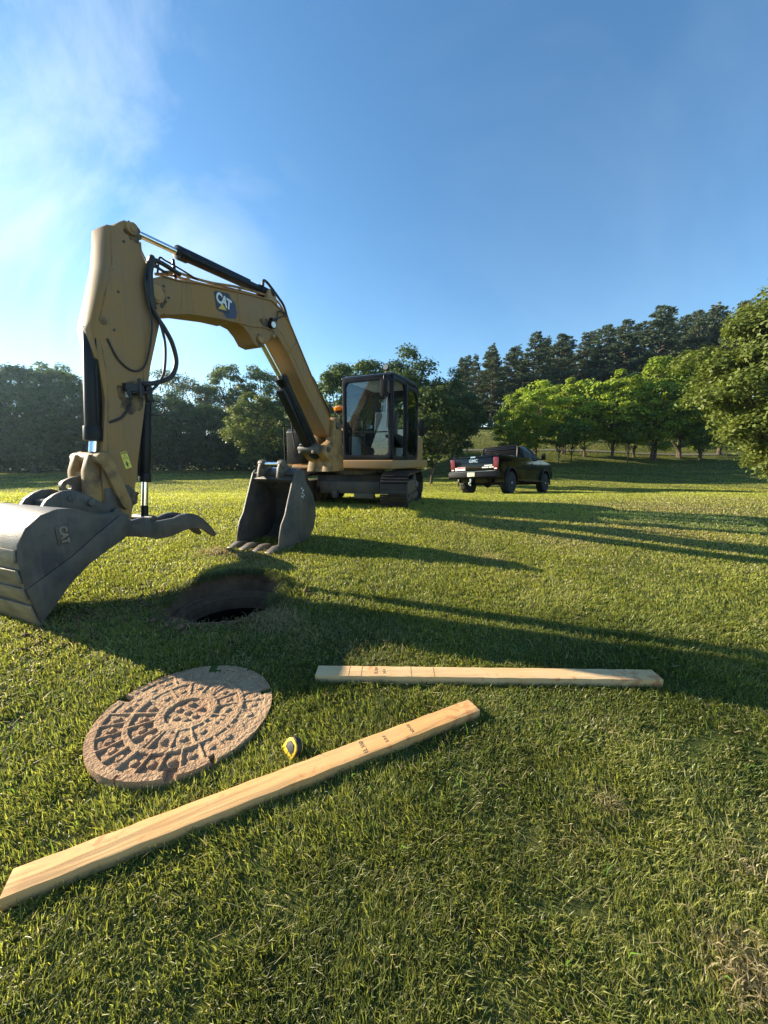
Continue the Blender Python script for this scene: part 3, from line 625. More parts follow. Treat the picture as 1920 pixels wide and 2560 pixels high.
for uu, zz, vv, rr in ((1.70, 2.60, .15, .05), (3.0, 2.60, .17, .06), (1.47, 2.70, .155, .028)): B(MBm).tube([(uu, -vv, zz), (uu, vv, zz)], rr, 20).build('boss', M_yel2, boom, bevel=.006)
# boom cylinder under the boom
BC = [(.42, 1.36), (1.18, 2.27), (1.60, 2.70)]
bc = B(MBm); v_ = .0
dv = Vector((BC[1][0] - BC[0][0], 0, BC[1][1] - BC[0][1])).normalized()
off = Vector((-dv.z, 0, dv.x)) * -.0
bc.tube([(BC[0][0], v_, BC[0][1]), (BC[1][0], v_, BC[1][1])], .078, 20).tube([(BC[1][0] - .06 * dv.x, v_, BC[1][1] - .06 * dv.z), (BC[1][0] + .02 * dv.x, v_, BC[1][1] + .02 * dv.z)], .088, 20)
bc.prism([(.50, 1.37), (.58, 1.31), (1.22, 2.10), (1.14, 2.18)], -.06, .06)                  # guard plate
bc.tube([(.52, .06, 1.30), (.85, .07, 1.72), (1.16, .06, 2.14)], .012, 8).tube([(.40, -.04, 1.30), (.43, 0, 1.3)], .09, 16)
bcy = bc.build('boom_cylinder', M_blk, ex, bevel=.004)
B(MBm).tube([(BC[1][0], v_, BC[1][1]), (BC[2][0], v_, BC[2][1])], .036, 18).build('rod', M_chr, bcy)
# stick cylinder on top of the boom
SC = [(1.40, 3.235), (2.60, 3.125), (3.05, 3.085)]
s_ = B(MBm); s_.tube([(1.52, 0, 3.222), (2.60, 0, 3.125)], .050, 20).tube([(2.54, 0, 3.130), (2.635, 0, 3.122)], .062, 20).tube([(1.38, 0, 3.235), (1.54, 0, 3.222)], .060, 18).tube([(1.40, -.10, 3.225), (1.40, .10, 3.225)], .045, 16)
s_.prism([(1.70, 3.245), (2.55, 3.170), (2.55, 3.185), (1.70, 3.262)], -.03, .03)
scy = s_.build('stick_cylinder', M_blk, ex, bevel=.003)
B(MBm).tube([(2.60, 0, 3.125), (3.06, 0, 3.085)], .028, 18).build('rod', M_chr, scy)
B(MBm).prism([(1.30, 3.06), (1.56, 3.08), (1.46, 3.25), (1.36, 3.26)], -.10, -.06).prism([(1.30, 3.06), (1.56, 3.08), (1.46, 3.25), (1.36, 3.26)], .06, .10).build('cylinder_lug', M_yel2, boom, bevel=.008)

# --- stick
st = B(MBm)
SP = [(3.565, .80), (3.55, 1.05), (3.52, 1.32), (3.475, 1.66), (3.495, 1.95), (3.525, 2.16), (3.51, 2.22), (3.45, 2.43), (3.39, 2.65), (3.365, 2.80), (3.355, 2.93), (3.34, 2.96), (3.285, 2.98), (3.24, 3.03), (3.20, 3.065), (3.14, 3.07), (3.10, 3.03), (3.085, 2.95), (3.085, 2.90), (3.01, 2.76), (2.95, 2.66), (2.945, 2.50), (2.975, 2.34), (3.03, 2.16), (3.08, 2.00), (3.12, 1.82), (3.15, 1.70), (3.25, 1.25), (3.345, .80), (3.37, .70), (3.44, .655), (3.53, .70)]
st.prism(SP, .0, .125)
st.ribbon([(3.355, 2.93), (3.37, 2.80), (3.395, 2.65), (3.455, 2.43), (3.515, 2.22), (3.53, 2.16), (3.50, 1.95)], .014, -.012, .142)
st.ribbon([(3.02, 2.78), (3.09, 2.90), (3.09, 2.96)], .010, .125, .135)
stick = st.build('stick', M_yel, ex, bevel=.007)
for uu, zz, va, vb, rr in ((3.0, 2.60, -.16, .16, .075), (3.155, 3.02, -.15, .15, .046), (3.075, 3.085, -.15, .06, .040), (3.435, 2.245, 0, .134, .028)): B(MBm).tube([(uu, va, zz), (uu, vb, zz)], rr, 22).tube([(uu, vb, zz), (uu, vb + .006, zz)], rr * .45, 16).build('pin_boss', M_yel2, stick, bevel=.004)
gd = B(MBm); gd.prism([(3.35, .82), (3.56, .82), (3.55, .98), (3.36, 1.0), (3.33, .93)], -.131, .131)
gd.tube([(3.40, -.16, .86), (3.40, .16, .86)], .045, 20); gd.build('wear_collar', M_steel, stick, bevel=.006)
# bucket cylinder on the front of the stick
CV = .055
b_ = B(MBm); b_.tube([(3.485, CV, 2.18), (3.545, CV, 1.36)], .056, 20).tube([(3.538, CV, 1.45), (3.546, CV, 1.345)], .066, 20).tube([(3.54, CV + .06, 1.42), (3.53, CV + .065, 1.6), (3.50, CV + .064, 2.1)], .009, 8)
bky = b_.build('bucket_cylinder', M_blk, ex, bevel=.003)
B(MBm).tube([(3.545, CV, 1.36), (3.56, CV, 1.26)], .032, 18).build('rod', M_chr, bky)
lk_ = B(MBm)
for v0, v1 in ((-.165, -.135), (.135, .165)): lk_.prism([(3.53, 1.27), (3.575, 1.25), (3.585, 1.20), (3.56, 1.14), (3.445, .84), (3.41, .80), (3.37, .83), (3.375, .88), (3.48, 1.19)], v0, v1)
lk_.tube([(3.56, -.17, 1.21), (3.56, .18, 1.21)], .048, 22).tube([(3.56, -.11, 1.21), (3.56, .11, 1.21)], .050, 22)
lk_.build('idler_link', M_yel2, ex, bevel=.003)
hl_ = B(MBm); hl_.prism([(3.54, 1.24), (3.62, 1.24), (3.66, 1.12), (3.675, .86), (3.60, .84), (3.55, .90), (3.56, 1.1)], .06, .11).prism([(3.54, 1.24), (3.62, 1.24), (3.66, 1.12), (3.675, .86), (3.60, .84), (3.55, .90), (3.56, 1.1)], -.11, -.06).box((3.62, 0, 1.0), (.04, .14, .22))
hlk = hl_.build('bucket_link', M_yel2, ex, bevel=.003)
ey = B(MBm); n = 16                                                  # lifting eye
outer = [(3.64, 1.08), (3.69, 1.075), (3.73, 1.06)] + [(3.725 + .052 * math.cos(R(70 - k * 22)), 1.005 + .052 * math.sin(R(70 - k * 22))) for k in range(9)] + [(3.66, .93), (3.64, .92)]
ctr = (3.725, 1.005); nO = len(outer); inner = []
for k in range(nO): a = math.atan2(outer[k][1] - ctr[1], outer[k][0] - ctr[0]); inner.append((ctr[0] + .020 * math.cos(a), ctr[1] + .020 * math.sin(a)))
for vv in (-.02, .02): pass
vs = [(p[0], v, p[1]) for v in (-.018, .018) for lp in (outer, inner) for p in lp]; fs = []
for i in range(nO):
    j = (i + 1) % nO; fs += [(i, nO + i, nO + j, j), (2 * nO + i, 2 * nO + j, 3 * nO + j, 3 * nO + i), (i, j, 2 * nO + j, 2 * nO + i), (nO + i, 3 * nO + i, 3 * nO + j, nO + j)]
ey.add(vs, fs); ey.build('lifting_eye', M_grease, hlk)

# --- bucket on the stick
BK = [(4.18, .205), (4.231, .44), (4.25, .618), (4.24, .707), (4.193, .80), (4.114, .868), (4.028, .895), (3.952, .890), (3.868, .858), (3.80, .828), (3.70, .812), (3.64, .806)]
MOUTH = [(3.575, .745), (3.59, .68), (3.65, .628), (3.77, .57), (3.885, .505), (4.0, .41), (4.11, .28)]
W_ = .40; HWb = 0.46
bk = B(MBm); side = BK + MOUTH
bk.prism(side, HWb - .02, HWb).prism(side, -HWb, -HWb + .02)
rim_ = [(4.155, .18), (4.085, .262), (3.995, .372), (3.885, .467), (3.765, .537), (3.625, .592)]
strip = [(4.18, .205), (4.229, .436), (3.983, .578), (3.815, .701), (3.658, .806), (3.64, .806)] + MOUTH
bk.prism(strip, HWb, HWb + .012)
bk.prism([(3.75, .83), (3.62, .80), (3.50, .80), (3.42, .76), (3.46, .66), (3.56, .60), (3.66, .62)], .165, .20).prism([(3.75, .83), (3.62, .80), (3.50, .80), (3.42, .76), (3.46, .66), (3.56, .60), (3.66, .62)], -.20, -.165)
bucket = bk.build('bucket', M_steel, ex, bevel=.005)
sh = B(MBm); sh.ribbon([(p[0], p[1]) for p in BK], .016, -HWb + .004, HWb - .004)
for a_, b_i in (((4.171, .20), (4.204, .36)), ((4.212, .40), (4.226, .50)), ((4.230, .53), (4.240, .615))):
    pass
shell = sh.build('shell', M_shell, bucket, bevel=.002)
wp = B(MBm)
for p, q in (((4.170, .18), (4.208, .33)), ((4.215, .365), (4.231, .445)), ((4.235, .475), (4.248, .56)), ((4.250, .60), (4.245, .68))):
    dx_ = (q[1] - p[1]); dz_ = -(q[0] - p[0]); l_ = math.hypot(dx_, dz_); ox, oz = dx_ / l_ * .010, dz_ / l_ * .010
    wp.prism([(p[0] + ox * .2, p[1] + oz * .2), (q[0] + ox * .2, q[1] + oz * .2), (q[0] + ox * 1.6, q[1] + oz * 1.6), (p[0] + ox * 1.6, p[1] + oz * 1.6)], -HWb, HWb - .01)
wp.build('wear_plate', M_shell, shell, bevel=.003)
for k in range(5):
    v0 = -HWb + .03 + k * (2 * HWb - .11) / 4
    B(MBm).prism([(4.20, .26), (4.16, .26), (4.145, .18), (4.155, .09), (4.185, .17)], v0, v0 + .05).build('tooth', M_shell, bucket, bevel=.005)
# CAT casting on the side plate
def boom_text_M(u, v, z, rot): return MBm @ Matrix.Translation((u, v, z)) @ Matrix.Rotation(math.pi, 4, 'Z') @ Matrix.Rotation(rot, 4, 'Y')
pad = B(MBm @ Matrix.Translation((4.012, HWb, .728)) @ Matrix.Rotation(R(4), 4, 'Y')); pad.box((0, .004, 0), (.074, .008, .124)); pad.build('emblem_plate', M_steel, bucket, bevel=.003)
text_mb('CAT', .058, boom_text_M(4.012, HWb + .011, .728, R(84)), .007, bold=.0022).build('emblem', M_shell, bucket)
ears = B(MBm); EP = [(3.97, .87), (3.93, .93), (3.88, .965), (3.83, .985), (3.77, .985), (3.69, .955), (3.62, .90), (3.57, .87), (3.52, .86), (3.47, .80), (3.50, .72), (3.62, .78), (3.76, .81), (3.88, .86)]
ears.prism(EP, .115, .150).prism(EP, -.150, -.115).tube([(3.66, -.17, .885), (3.66, .17, .885)], .03, 18).tube([(3.79, -.158, .925), (3.79, .158, .925)], .024, 16).tube([(3.50, -.19, .79), (3.50, .19, .79)], .035, 18).box((3.84, 0, .90), (.10, .22, .05))
ears.build('bucket_ear', M_steel, bucket, bevel=.006)

# --- thumb and its cylinder
TH_ = [(3.44, .66), (3.41, .715), (3.36, .70), (3.26, .715), (3.14, .66), (2.97, .665), (2.90, .685), (2.82, .69), (2.74, .67), (2.66, .62), (2.57, .53), (2.50, .43), (2.53, .405), (2.59, .445), (2.65, .50), (2.71, .525), (2.80, .54), (2.88, .53), (3.01, .50), (3.15, .50), (3.28, .55), (3.40, .57)]
tp_ = B(MBm)
for v0, v1 in ((.085, .125), (-.125, -.085)): tp_.prism(TH_, v0, v1)
tp_.prism([(3.40, .69), (3.28, .69), (3.18, .645), (3.18, .53), (3.28, .57), (3.38, .59)], -.085, .085).tube([(3.17, -.13, .69), (3.17, .13, .69)], .028, 14).box((2.80, 0, .61), (.06, .17, .10))
tp_.build('thumb', M_steel, ex, bevel=.006)
tc_ = B(MBm); tc_.tube([(3.055, 0, 1.80), (3.135, 0, 1.02)], .044, 18).tube([(3.128, 0, 1.08), (3.136, 0, 1.005)], .050, 18).prism([(3.02, 1.72), (3.08, 1.94), (3.14, 1.90), (3.10, 1.72)], -.05, .05).tube([(3.115, .0, 1.76), (3.185, .0, 1.06)], .012, 8)
thc = tc_.build('thumb_cylinder', M_blk, ex, bevel=.004)
B(MBm).tube([(3.135, 0, 1.02), (3.158, 0, .80)], .028, 16).build('rod', M_chr, thc)
B(MBm).tube([(3.158, 0, .80), (3.168, 0, .68)], .030, 12).build('rod_end', M_blk, thc)
# manifold and fittings on the stick
mf = B(MBm); mf.box((3.26, .145, 1.78), (.15, .05, .06)).tube([(3.22, .17, 1.86), (3.225, .17, 1.70)], .016, 10).tube([(3.33, .165, 1.78), (3.30, .17, 1.68)], .014, 10).box((3.13, .13, 1.76), (.05, .05, .12))
mf.build('manifold', M_rub, stick, bevel=.004)
# hoses
def smooth_path(P, k=8):
    P = [Vector(p) for p in P]; P = [P[0] * 2 - P[1]] + P + [P[-1] * 2 - P[-2]]; o = []
    for i in range(1, len(P) - 2):
        for j in range(k):
            t = j / k; a, b, c, d = P[i - 1:i + 3]
            o.append(.5 * ((2 * b) + (c - a) * t + (2 * a - 5 * b + 4 * c - d) * t * t + (3 * b - a - 3 * c + d) * t ** 3))
    return o + [P[-2]]
def hose(pts, r, name='hose', mat=None, parent=None):
    m = B(MBm); m.tube(smooth_path(pts), r, 10); return m.build(name, mat or M_rub, parent or ex)
hose([(2.74, .14, 2.86), (2.99, .15, 2.86), (3.06, .155, 2.70), (3.08, .16, 2.58), (3.04, .16, 2.44), (2.95, .16, 2.33), (2.885, .16, 2.22), (2.86, .16, 2.07), (2.92, .16, 1.94), (3.06, .16, 1.86), (3.20, .16, 1.82)], .020)
hose([(2.86, .13, 2.82), (3.04, .17, 2.78), (3.07, .175, 2.5), (3.0, .17, 2.37), (2.965, .17, 2.2), (2.99, .17, 1.98), (3.05, .17, 1.86), (3.16, .16, 1.76), (3.30, .15, 1.74)], .011)
hose([(2.90, .10, 2.84), (3.03, .15, 2.84), (3.10, .165, 2.66), (3.09, .17, 2.5), (3.07, .165, 2.3), (3.14, .15, 2.0), (3.24, .14, 1.92), (3.35, .135, 1.98), (3.42, .13, 2.12)], .008)
hose([(2.93, -.05, 2.84), (3.0, .14, 2.88), (3.05, .165, 2.74), (3.06, .17, 2.58), (3.04, .165, 2.46)], .024)
hose([(3.28, .13, 1.66), (3.36, .14, 1.55), (3.44, .13, 1.50), (3.50, .08, 1.48), (3.53, .06, 1.50)], .010)
hose([(3.10, .05, 1.68), (3.0, .05, 1.72), (2.93, .05, 1.67), (2.97, .05, 1.60), (3.08, .05, 1.60)], .006)
hose([(1.52, .05, 3.26), (1.50, .05, 3.33), (1.42, .05, 3.325), (1.25, .05, 3.245), (1.15, .06, 3.17), (1.08, .06, 3.05), (.98, .06, 2.90), (.80, .06, 2.66)], .016)
hose([(1.48, -.03, 3.26), (1.44, -.03, 3.30), (1.28, -.03, 3.22), (1.18, -.02, 3.12), (1.06, -.02, 2.98), (.85, -.02, 2.74), (.60, -.02, 2.44)], .012)
hose([(.62, .06, 2.44), (.52, .08, 2.36), (.40, .09, 2.20), (.24, .09, 2.06), (.12, .08, 1.96), (.07, .06, 1.84)], .020)
hose([(.55, .02, 2.34), (.40, .05, 2.14), (.28, .05, 1.98), (.20, .05, 1.90)], .016)
hose([(1.47, .15, 2.86), (1.40, .15, 2.94), (1.36, .145, 3.02), (1.20, .145, 3.04)], .007, 'lamp_cable')
hose([(1.50, .15, 2.78), (1.44, .15, 2.86), (1.38, .15, 2.93), (1.22, .145, 3.02)], .006, 'lamp_cable')
hose([(.62, -.26, 1.72), (.60, -.26, 1.5), (.55, -.25, 1.32), (.44, -.22, 1.22)], .010)
hose([(.70, -.22, 1.80), (.66, -.22, 1.55), (.60, -.20, 1.36), (.46, -.16, 1.24)], .010)
# hard pipes along the boom
pp = B(MBm)
for v0 in (.075, -.02): pp.tube(smooth_path([(2.86, v0, 2.84), (2.70, v0, 2.90), (2.54, v0, 2.925), (2.30, v0, 2.975), (2.0, v0, 3.06), (1.6, v0, 3.145), (1.35, v0, 3.175), (1.22, v0, 3.13), (1.08, v0, 2.97), (.80, v0, 2.64), (.62, v0, 2.42)]), .013, 8)
for uu, zz in ((2.62, 2.86), (2.34, 2.93), (1.96, 3.02), (.9, 2.70)): pp.box((uu, .03, zz), (.03, .16, .05))
pp.build('hydraulic_pipe', M_yel2, boom)
B(MBm).tube(smooth_path([(2.93, .10, 2.80), (2.90, .10, 2.93), (2.84, .10, 2.935), (2.7, .10, 2.93), (2.5, .09, 2.92)]), .008, 8).tube([(2.70, .03, 2.86), (2.71, .03, 3.02)], .014, 8).build('bracket_pipe', M_blk, boom)
# lamp on the boom
lp = B(MBm); lp.tube([(1.505, .123, 2.82), (1.515, .18, 2.81)], .045, 18).box((1.50, .15, 2.875), (.05, .04, .03)); lamp = lp.build('work_lamp', M_blk, boom, bevel=.004)
B(MBm).tube([(1.515, .178, 2.81), (1.516, .186, 2.809)], .034, 18).build('lens', M_lens, lamp)
# grease and grime round the pins, weld beads along the box sections
M_grime = material('pin_grease', (.20, .13, .062), .6, col2=(.075, .055, .038), scale=16, amount=1.0, spec=.2, lo=.40, hi=.56)
def stain(u, z, rad, v, par, sx=1.0, sz=1.0):
    m = B(MBm); n = 30; pts = []
    for k in range(n):
        a = 2 * math.pi * k / n; q = rad * (.72 + .55 * float(vnoise(math.cos(a) * 2 + u * 9, math.sin(a) * 2 + z * 7, .55, 31))); pts.append((u + q * sx * math.cos(a), z + q * sz * math.sin(a)))
    m.prism(pts, v, v + .0007).build('grease_stain', M_grime, par)
stain(1.58, 2.80, .075, .1221, boom, 1.3, .8); stain(1.70, 2.585, .065, .1221, boom); stain(2.98, 2.60, .10, .1221, boom)
stain(3.28, 1.70, .10, .1252, stick, 1.0, 1.3); stain(3.40, .90, .10, .1252, stick, 1.1, 1.0); stain(3.14, 3.01, .07, .1252, stick)
def bead(pts, v, par, r=.0045): B(MBm).tube([(p[0], v, p[1]) for p in pts], r, 6).build('weld_bead', M_yel2, par)
bead([(.30, 1.70), (.78, 2.22), (1.15, 2.66), (1.32, 2.80)], .1225, boom); bead([(2.62, 2.84), (2.60, 2.58)], .1225, boom); bead([(2.70, 2.82), (2.74, 2.54)], .1225, boom)
bead([(3.00, 2.55), (3.07, 2.28), (3.13, 2.02), (3.16, 1.84)], .1255, stick); bead([(3.465, 2.10), (3.44, 1.80), (3.47, 1.50), (3.50, 1.20)], .1255, stick); bead([(3.31, 2.93), (3.33, 2.70), (3.40, 2.45), (3.46, 2.24)], .1255, stick)
for uu, zz in ((2.90, 2.70), (2.86, 2.62), (2.93, 2.52), (3.22, 2.9), (3.3, 2.5), (3.36, 2.2)):
    B(MBm).tube([(uu, .12, zz), (uu, .134, zz)], .010, 6).build('bolt', M_steel, boom if uu < 3 else stick)
# maker's lettering on the boom
def deco(pts, v0, v1, name, mat, par): return B(MBm).prism(pts, v0, v1).build(name, mat, par)
deco([(2.345, 2.865), (2.33, 2.885), (2.15, 2.925), (2.135, 2.91), (2.150, 2.735), (2.17, 2.715), (2.30, 2.705), (2.325, 2.72)], .122, .1245, 'decal_back', M_dec, boom)
deco([(2.145, 2.905), (2.06, 2.855), (2.045, 2.76), (2.065, 2.705), (2.19, 2.67), (2.24, 2.71), (2.16, 2.73)], .122, .1238, 'decal_side', M_pur, boom)
text_mb('CAT', .140, boom_text_M(2.222, .1255, 2.822, R(9)) @ Matrix.Scale(.78, 4, (1, 0, 0)), .0015, bold=.005, space=.84).build('lettering', M_wht, boom)
deco([(2.30, 2.725), (2.19, 2.745), (2.245, 2.795)], .1245, .1252, 'decal_triangle', M_lay, boom)
# stickers on the stick
def sticker(c, w_, h_, mat, name, tilt=0.0, v=.1268): B(MBm @ Matrix.Translation((c[0], v, c[1])) @ Matrix.Rotation(tilt, 4, 'Y')).box((0, 0, 0), (w_, .0012, h_)).build(name, mat, stick)
sticker((3.300, 1.725), .038, .042, M_wht, 'white_sticker'); text_mb('UR', .024, boom_text_M(3.300, .1285, 1.725, 0), .001).build('sticker_print', M_dec, stick)
sticker((3.362, 1.20), .052, .135, M_ylab, 'warning_sticker', R(14))
MS = MBm @ Matrix.Translation((3.362, .1276, 1.20)) @ Matrix.Rotation(R(14), 4, 'Y')
wpnt = MB(MS); wpnt.box((0, .0005, .057), (.048, .001, .012)).box((0, .0005, .006), (.05, .001, .0015))
wpnt.prism([(-.018, .014), (.018, .014), (0, .046)], .0, .0008); wpnt.prism([(.008, -.055), (-.002, -.055), (-.004, -.02), (.010, -.02)], 0, .0008).tube([(.004, 0, -.014), (.004, .0008, -.014)], .006, 10).box((.0, .0005, -.034), (.036, .001, .004))
wpnt.build('sticker_print', M_dec, stick)
MB(MS).prism([(-.012, .017), (.012, .017), (0, .040)], .0008, .0014).build('sticker_triangle', M_ylab, stick)
text_mb('WARNING', .010, MS @ Matrix.Translation((0, .002, .057)) @ Matrix.Rotation(math.pi, 4, 'Z'), .0008).build('sticker_print', M_ylab, stick)

# --- cab
def HM(x, y, z, rz=0.0): return MH @ Matrix.Translation((x, y, z)) @ Matrix.Rotation(rz, 4, 'Z')
cx0, cx1, cy0, cy1, cz0, cz1 = -.46, .80, .12, 1.02, 1.205, 2.53
RF = R(90)                                                           # frame ring in the lateral plane
cabm = B(None)
cabm = MB()
cabm.ring(cy1 - cy0, cz1 - cz0, (.055, .055, .075, .06), .09, .05, HM(cx1, (cy0 + cy1) / 2, (cz0 + cz1) / 2, RF))          # front
cabm.ring(.60, cz1 - cz0 - .01, (.05, .035, .05, .06), .09, .05, HM(cx1 - .30, cy1 - .01, (cz0 + cz1) / 2, 0) @ Matrix.Rotation(math.pi, 4, 'Z'))    # door opening
cabm.ring(.62, cz1 - cz0 - .03, (.035, .05, .06, .07), .20, .045, HM(cx0 + .34, cy1 - .012, (cz0 + cz1) / 2 - .015, 0))                              # rear side window
cabm.ring(cx1 - cx0, cz1 - cz0, (.05, .05, .50, .06), .08, .04, HM((cx0 + cx1) / 2, cy0 + .02, (cz0 + cz1) / 2, 0))       # far side
cabm.ring(cy1 - cy0 - .06, cz1 - cz0 - .02, (.05, .05, .60, .08), .08, .04, HM(cx0 + .02, (cy0 + cy1) / 2, (cz0 + cz1) / 2, RF))    # back
cabm.M = MH
cabm.box(((cx0 + cx1) / 2, (cy0 + cy1) / 2, cz0 + .012), (cx1 - cx0 - .04, cy1 - cy0 - .04, .03))
cabm.box((cx0 + .66, cy1 + .005, (cz0 + cz1) / 2), (.05, .05, cz1 - cz0 - .04))
cab = cabm.build('cab', M_navy, ex, bevel=.004)
rf = B(MH); rp_ = [(cx1 + .03, 2.515), (cx1 + .025, 2.555), (cx1 - .06, 2.585), (.1, 2.60), (cx0 + .25, 2.585), (cx0 + .05, 2.54), (cx0 - .02, 2.44), (cx0 - .02, 2.38), (cx0 + .03, 2.42), (cx0 + .10, 2.50), (cx0 + .2, 2.52)]
rf.prism(rp_, cy0 - .015, cy1 + .015); rf.build('roof', M_navy, cab, bevel=.02, seg=3)
M_liner = material('roof_liner', (.30, .28, .25), .8); B(MH).box((.17, .57, 2.507), (1.15, .82, .012)).build('roof_liner', M_liner, cab)
def pane(name, M, w_, h_): return MB(M).box((0, 0, 0), (w_, .005, h_)).build(name, M_glass, cab)
pane('windscreen', HM(cx1 - .004, .57, 1.885, RF), .80, 1.20); pane('rear_side_window', HM(cx0 + .34, cy1 - .014, 1.86), .54, 1.16); pane('far_side_window', HM(.17, cy0 + .02, 2.09), 1.16, .76); pane('back_window', HM(cx0 + .02, .57, 2.12, RF), .76, .64)
B(MH).box((cx1 + .004, .57, 1.655), (.02, .80, .018)).box((cx1 + .002, .21, 1.56), (.03, .03, .05)).box((cx1 + .002, .93, 1.58), (.03, .03, .05)).build('window_bar', M_blk, cab)
# wiper and camera box inside the windscreen
B(MH).tube([(cx1 + .03, .955, 2.20), (cx1 + .035, .95, 1.95), (cx1 + .03, .94, 1.72)], .010, 8).box((cx1 + .02, .955, 2.22), (.04, .05, .06)).build('wiper', M_blk, cab)
B(MH).box((cx1 - .05, .21, 2.16), (.05, .06, .07)).box((cx1 - .05, .235, 2.09), (.02, .02, .08)).build('fan', M_blk, cab, bevel=.008)
# seat
se = B(MH); se.box((.12, .56, 1.50), (.46, .46, .13)); se.prism([(-.02, 1.52), (.10, 1.55), (.02, 2.08), (-.10, 2.06)], .34, .78).box((-.06, .56, 2.17), (.08, .24, .16))
seat = se.build('seat', M_seat, cab, bevel=.035, seg=3)
B(MH).box((.10, .56, 1.32), (.36, .34, .24)).build('seat_base', M_blk, cab, bevel=.01)
for yy in (.28, .86):
    B(MH).prism([(-.05, 1.62), (.36, 1.66), (.42, 1.62), (.34, 1.54), (.10, 1.42), (-.02, 1.42)], yy - .055, yy + .055).build('armrest_console', M_blk, cab, bevel=.012)
    jo = B(MH); jo.tube([(.36, yy, 1.66), (.37, yy, 1.72)], .022, 12).tube(smooth_path([(.37, yy, 1.71), (.385, yy, 1.78), (.38, yy, 1.85)]), .020, 12).tube([(.378, yy, 1.83), (.38, yy, 1.88)], .028, 12)
    jo.build('joystick', M_blk, cab, bevel=.004)
B(MH).box((.425, .86, 1.60), (.006, .045, .10)).build('label', M_wht, cab)
B(MH).box((.62, .56, 1.36), (.05, .36, .22)).tube([(.60, .48, 1.24), (.66, .46, 1.62), (.62, .45, 1.70)], .014, 8).tube([(.60, .62, 1.24), (.66, .64, 1.62), (.62, .65, 1.70)], .014, 8).box((.66, .50, 1.25), (.14, .09, .02)).box((.66, .66, 1.25), (.14, .09, .02)).build('travel_pedal', M_blk, cab, bevel=.004)
B(MH).box((.66, .22, 1.86), (.05, .13, .16)).tube([(.70, .20, 1.2), (.68, .21, 1.80)], .015, 8).build('monitor', M_blk, cab, bevel=.01)
M_pale = material('pale_panel', (.36, .42, .44), .6); B(MH).box((-.36, .57, 1.50), (.06, .78, .56)).box((.2, .165, 1.42), (.95, .03, .38)).build('lining_panel', M_pale, cab)
B(MH).lathe([(.02, 0), (.035, .01), (.035, .16), (.02, .18), (.012, .20)], (.60, .93, 1.235), (0, 0, 1), 16).build('spray_can', M_red, cab)
B(MH).tube(smooth_path([(.17, 1.03, 1.50), (.22, 1.07, 1.54), (.22, 1.07, 1.95), (.17, 1.03, 1.99)]), .011, 8).build('grab_handle', M_blk, cab)
# lamp, mirror and amber reflector on the cab
wl = B(MH); wl.lathe([(.02, -.03), (.05, -.02), (.055, .02), (.048, .03)], (cx1 - .05, .90, 2.665), hf and (1, 0, 0), 20).tube([(cx1 - .05, .90, 2.58), (cx1 - .05, .90, 2.63)], .012, 8); wlo = wl.build('roof_lamp', M_blk, cab)
B(MH).lathe([(.044, 0), (.044, .006)], (cx1 - .02, .90, 2.665), (1, 0, 0), 20).build('lens', M_lens, wlo)
mr = B(MH); mr.tube(smooth_path([(cx1 - .03, .86, 2.50), (cx1 + .10, .93, 2.52), (cx1 + .12, .93, 2.45)]), .010, 8).box((cx1 + .12, .93, 2.32), (.03, .11, .26)); mr.build('mirror', M_blk, cab, bevel=.012)
mr = B(MH); mr.tube([(-.30, 1.08, 1.86), (-.28, 1.16, 1.86)], .010, 8).box((-.28, 1.16, 1.78), (.05, .10, .28)); mr.build('side_mirror', M_blk, cab, bevel=.015)
M_amb = bpy.data.materials.new('amber_lens'); M_amb.use_nodes = True; q_ = M_amb.node_tree.nodes['Principled BSDF']; q_.inputs['Base Color'].default_value = (1.0, .36, .02, 1); q_.inputs['Roughness'].default_value = .2; q_.inputs['Transmission Weight'].default_value = .35
am = B(MH); am.lathe([(.02, 0), (.085, .01), (.10, .03), (.10, .06), (.07, .085), (.03, .095)], (.72, .0, 2.03), (0, 0, 1), 24); bea = am.build('beacon', M_amb, ex)
B(MH).lathe([(.05, 0), (.09, .012), (.095, .035), (.03, .04)], (.72, .0, 1.992), (0, 0, 1), 24).tube([(.72, .0, 1.80), (.72, .0, 2.0)], .012, 8).build('beacon_stem', M_blk, bea)
# ------------------------------------------------------------------ pickup truck (local: x right, y forward, z up)
M_tp = material('black_car_paint', (.002, .0022, .003), .10, spec=.36); M_tt = material('tyre_rubber', (.014, .014, .014), .8, bump=.4, bscale=60); M_trim = material('black_trim', (.006, .006, .007), .38, spec=.15)
M_tg = material('dark_window', (.004, .005, .006), .25, spec=.12); M_tl = material('tail_lens', (.14, .006, .010), .25, coat=.2); M_cr = material('chrome_trim', (.45, .46, .48), .18, 1.0); M_plate = material('number_plate', (.62, .60, .42), .5); M_rw = material('red_print', (.6, .06, .07), .5); M_rim = material('rim_metal', (.035, .036, .04), .35, .7); M_box = material('grey_lid', (.50, .50, .50), .55)
PH = R(42); tr_x = Vector((math.cos(PH), -math.sin(PH), 0)); tr_y = Vector((math.sin(PH), math.cos(PH), 0))
rrc = Vector((4.20, 13.5, 0)); c0 = rrc + tr_y * 2.95 - tr_x * 1.03
def TG(p): return float(terrain(p.x, p.y))
zf, zr = TG(c0 + tr_y * 1.95), TG(c0 - tr_y * 1.8); zl, zrr = TG(c0 - tr_x * .85), TG(c0 + tr_x * .85)
truck = empty('pickup_truck', (c0.x, c0.y, (zf + zr + zl + zrr) / 4), 'black crew cab pickup truck parked on the lawn, seen from behind', 'pickup truck')
ay = (tr_y + Vector((0, 0, (zf - zr) / 3.75))).normalized(); ax = (tr_x + Vector((0, 0, (zrr - zl) / 1.7))); ax = (ax - ay * ax.dot(ay)).normalized(); az_ = ax.cross(ay)
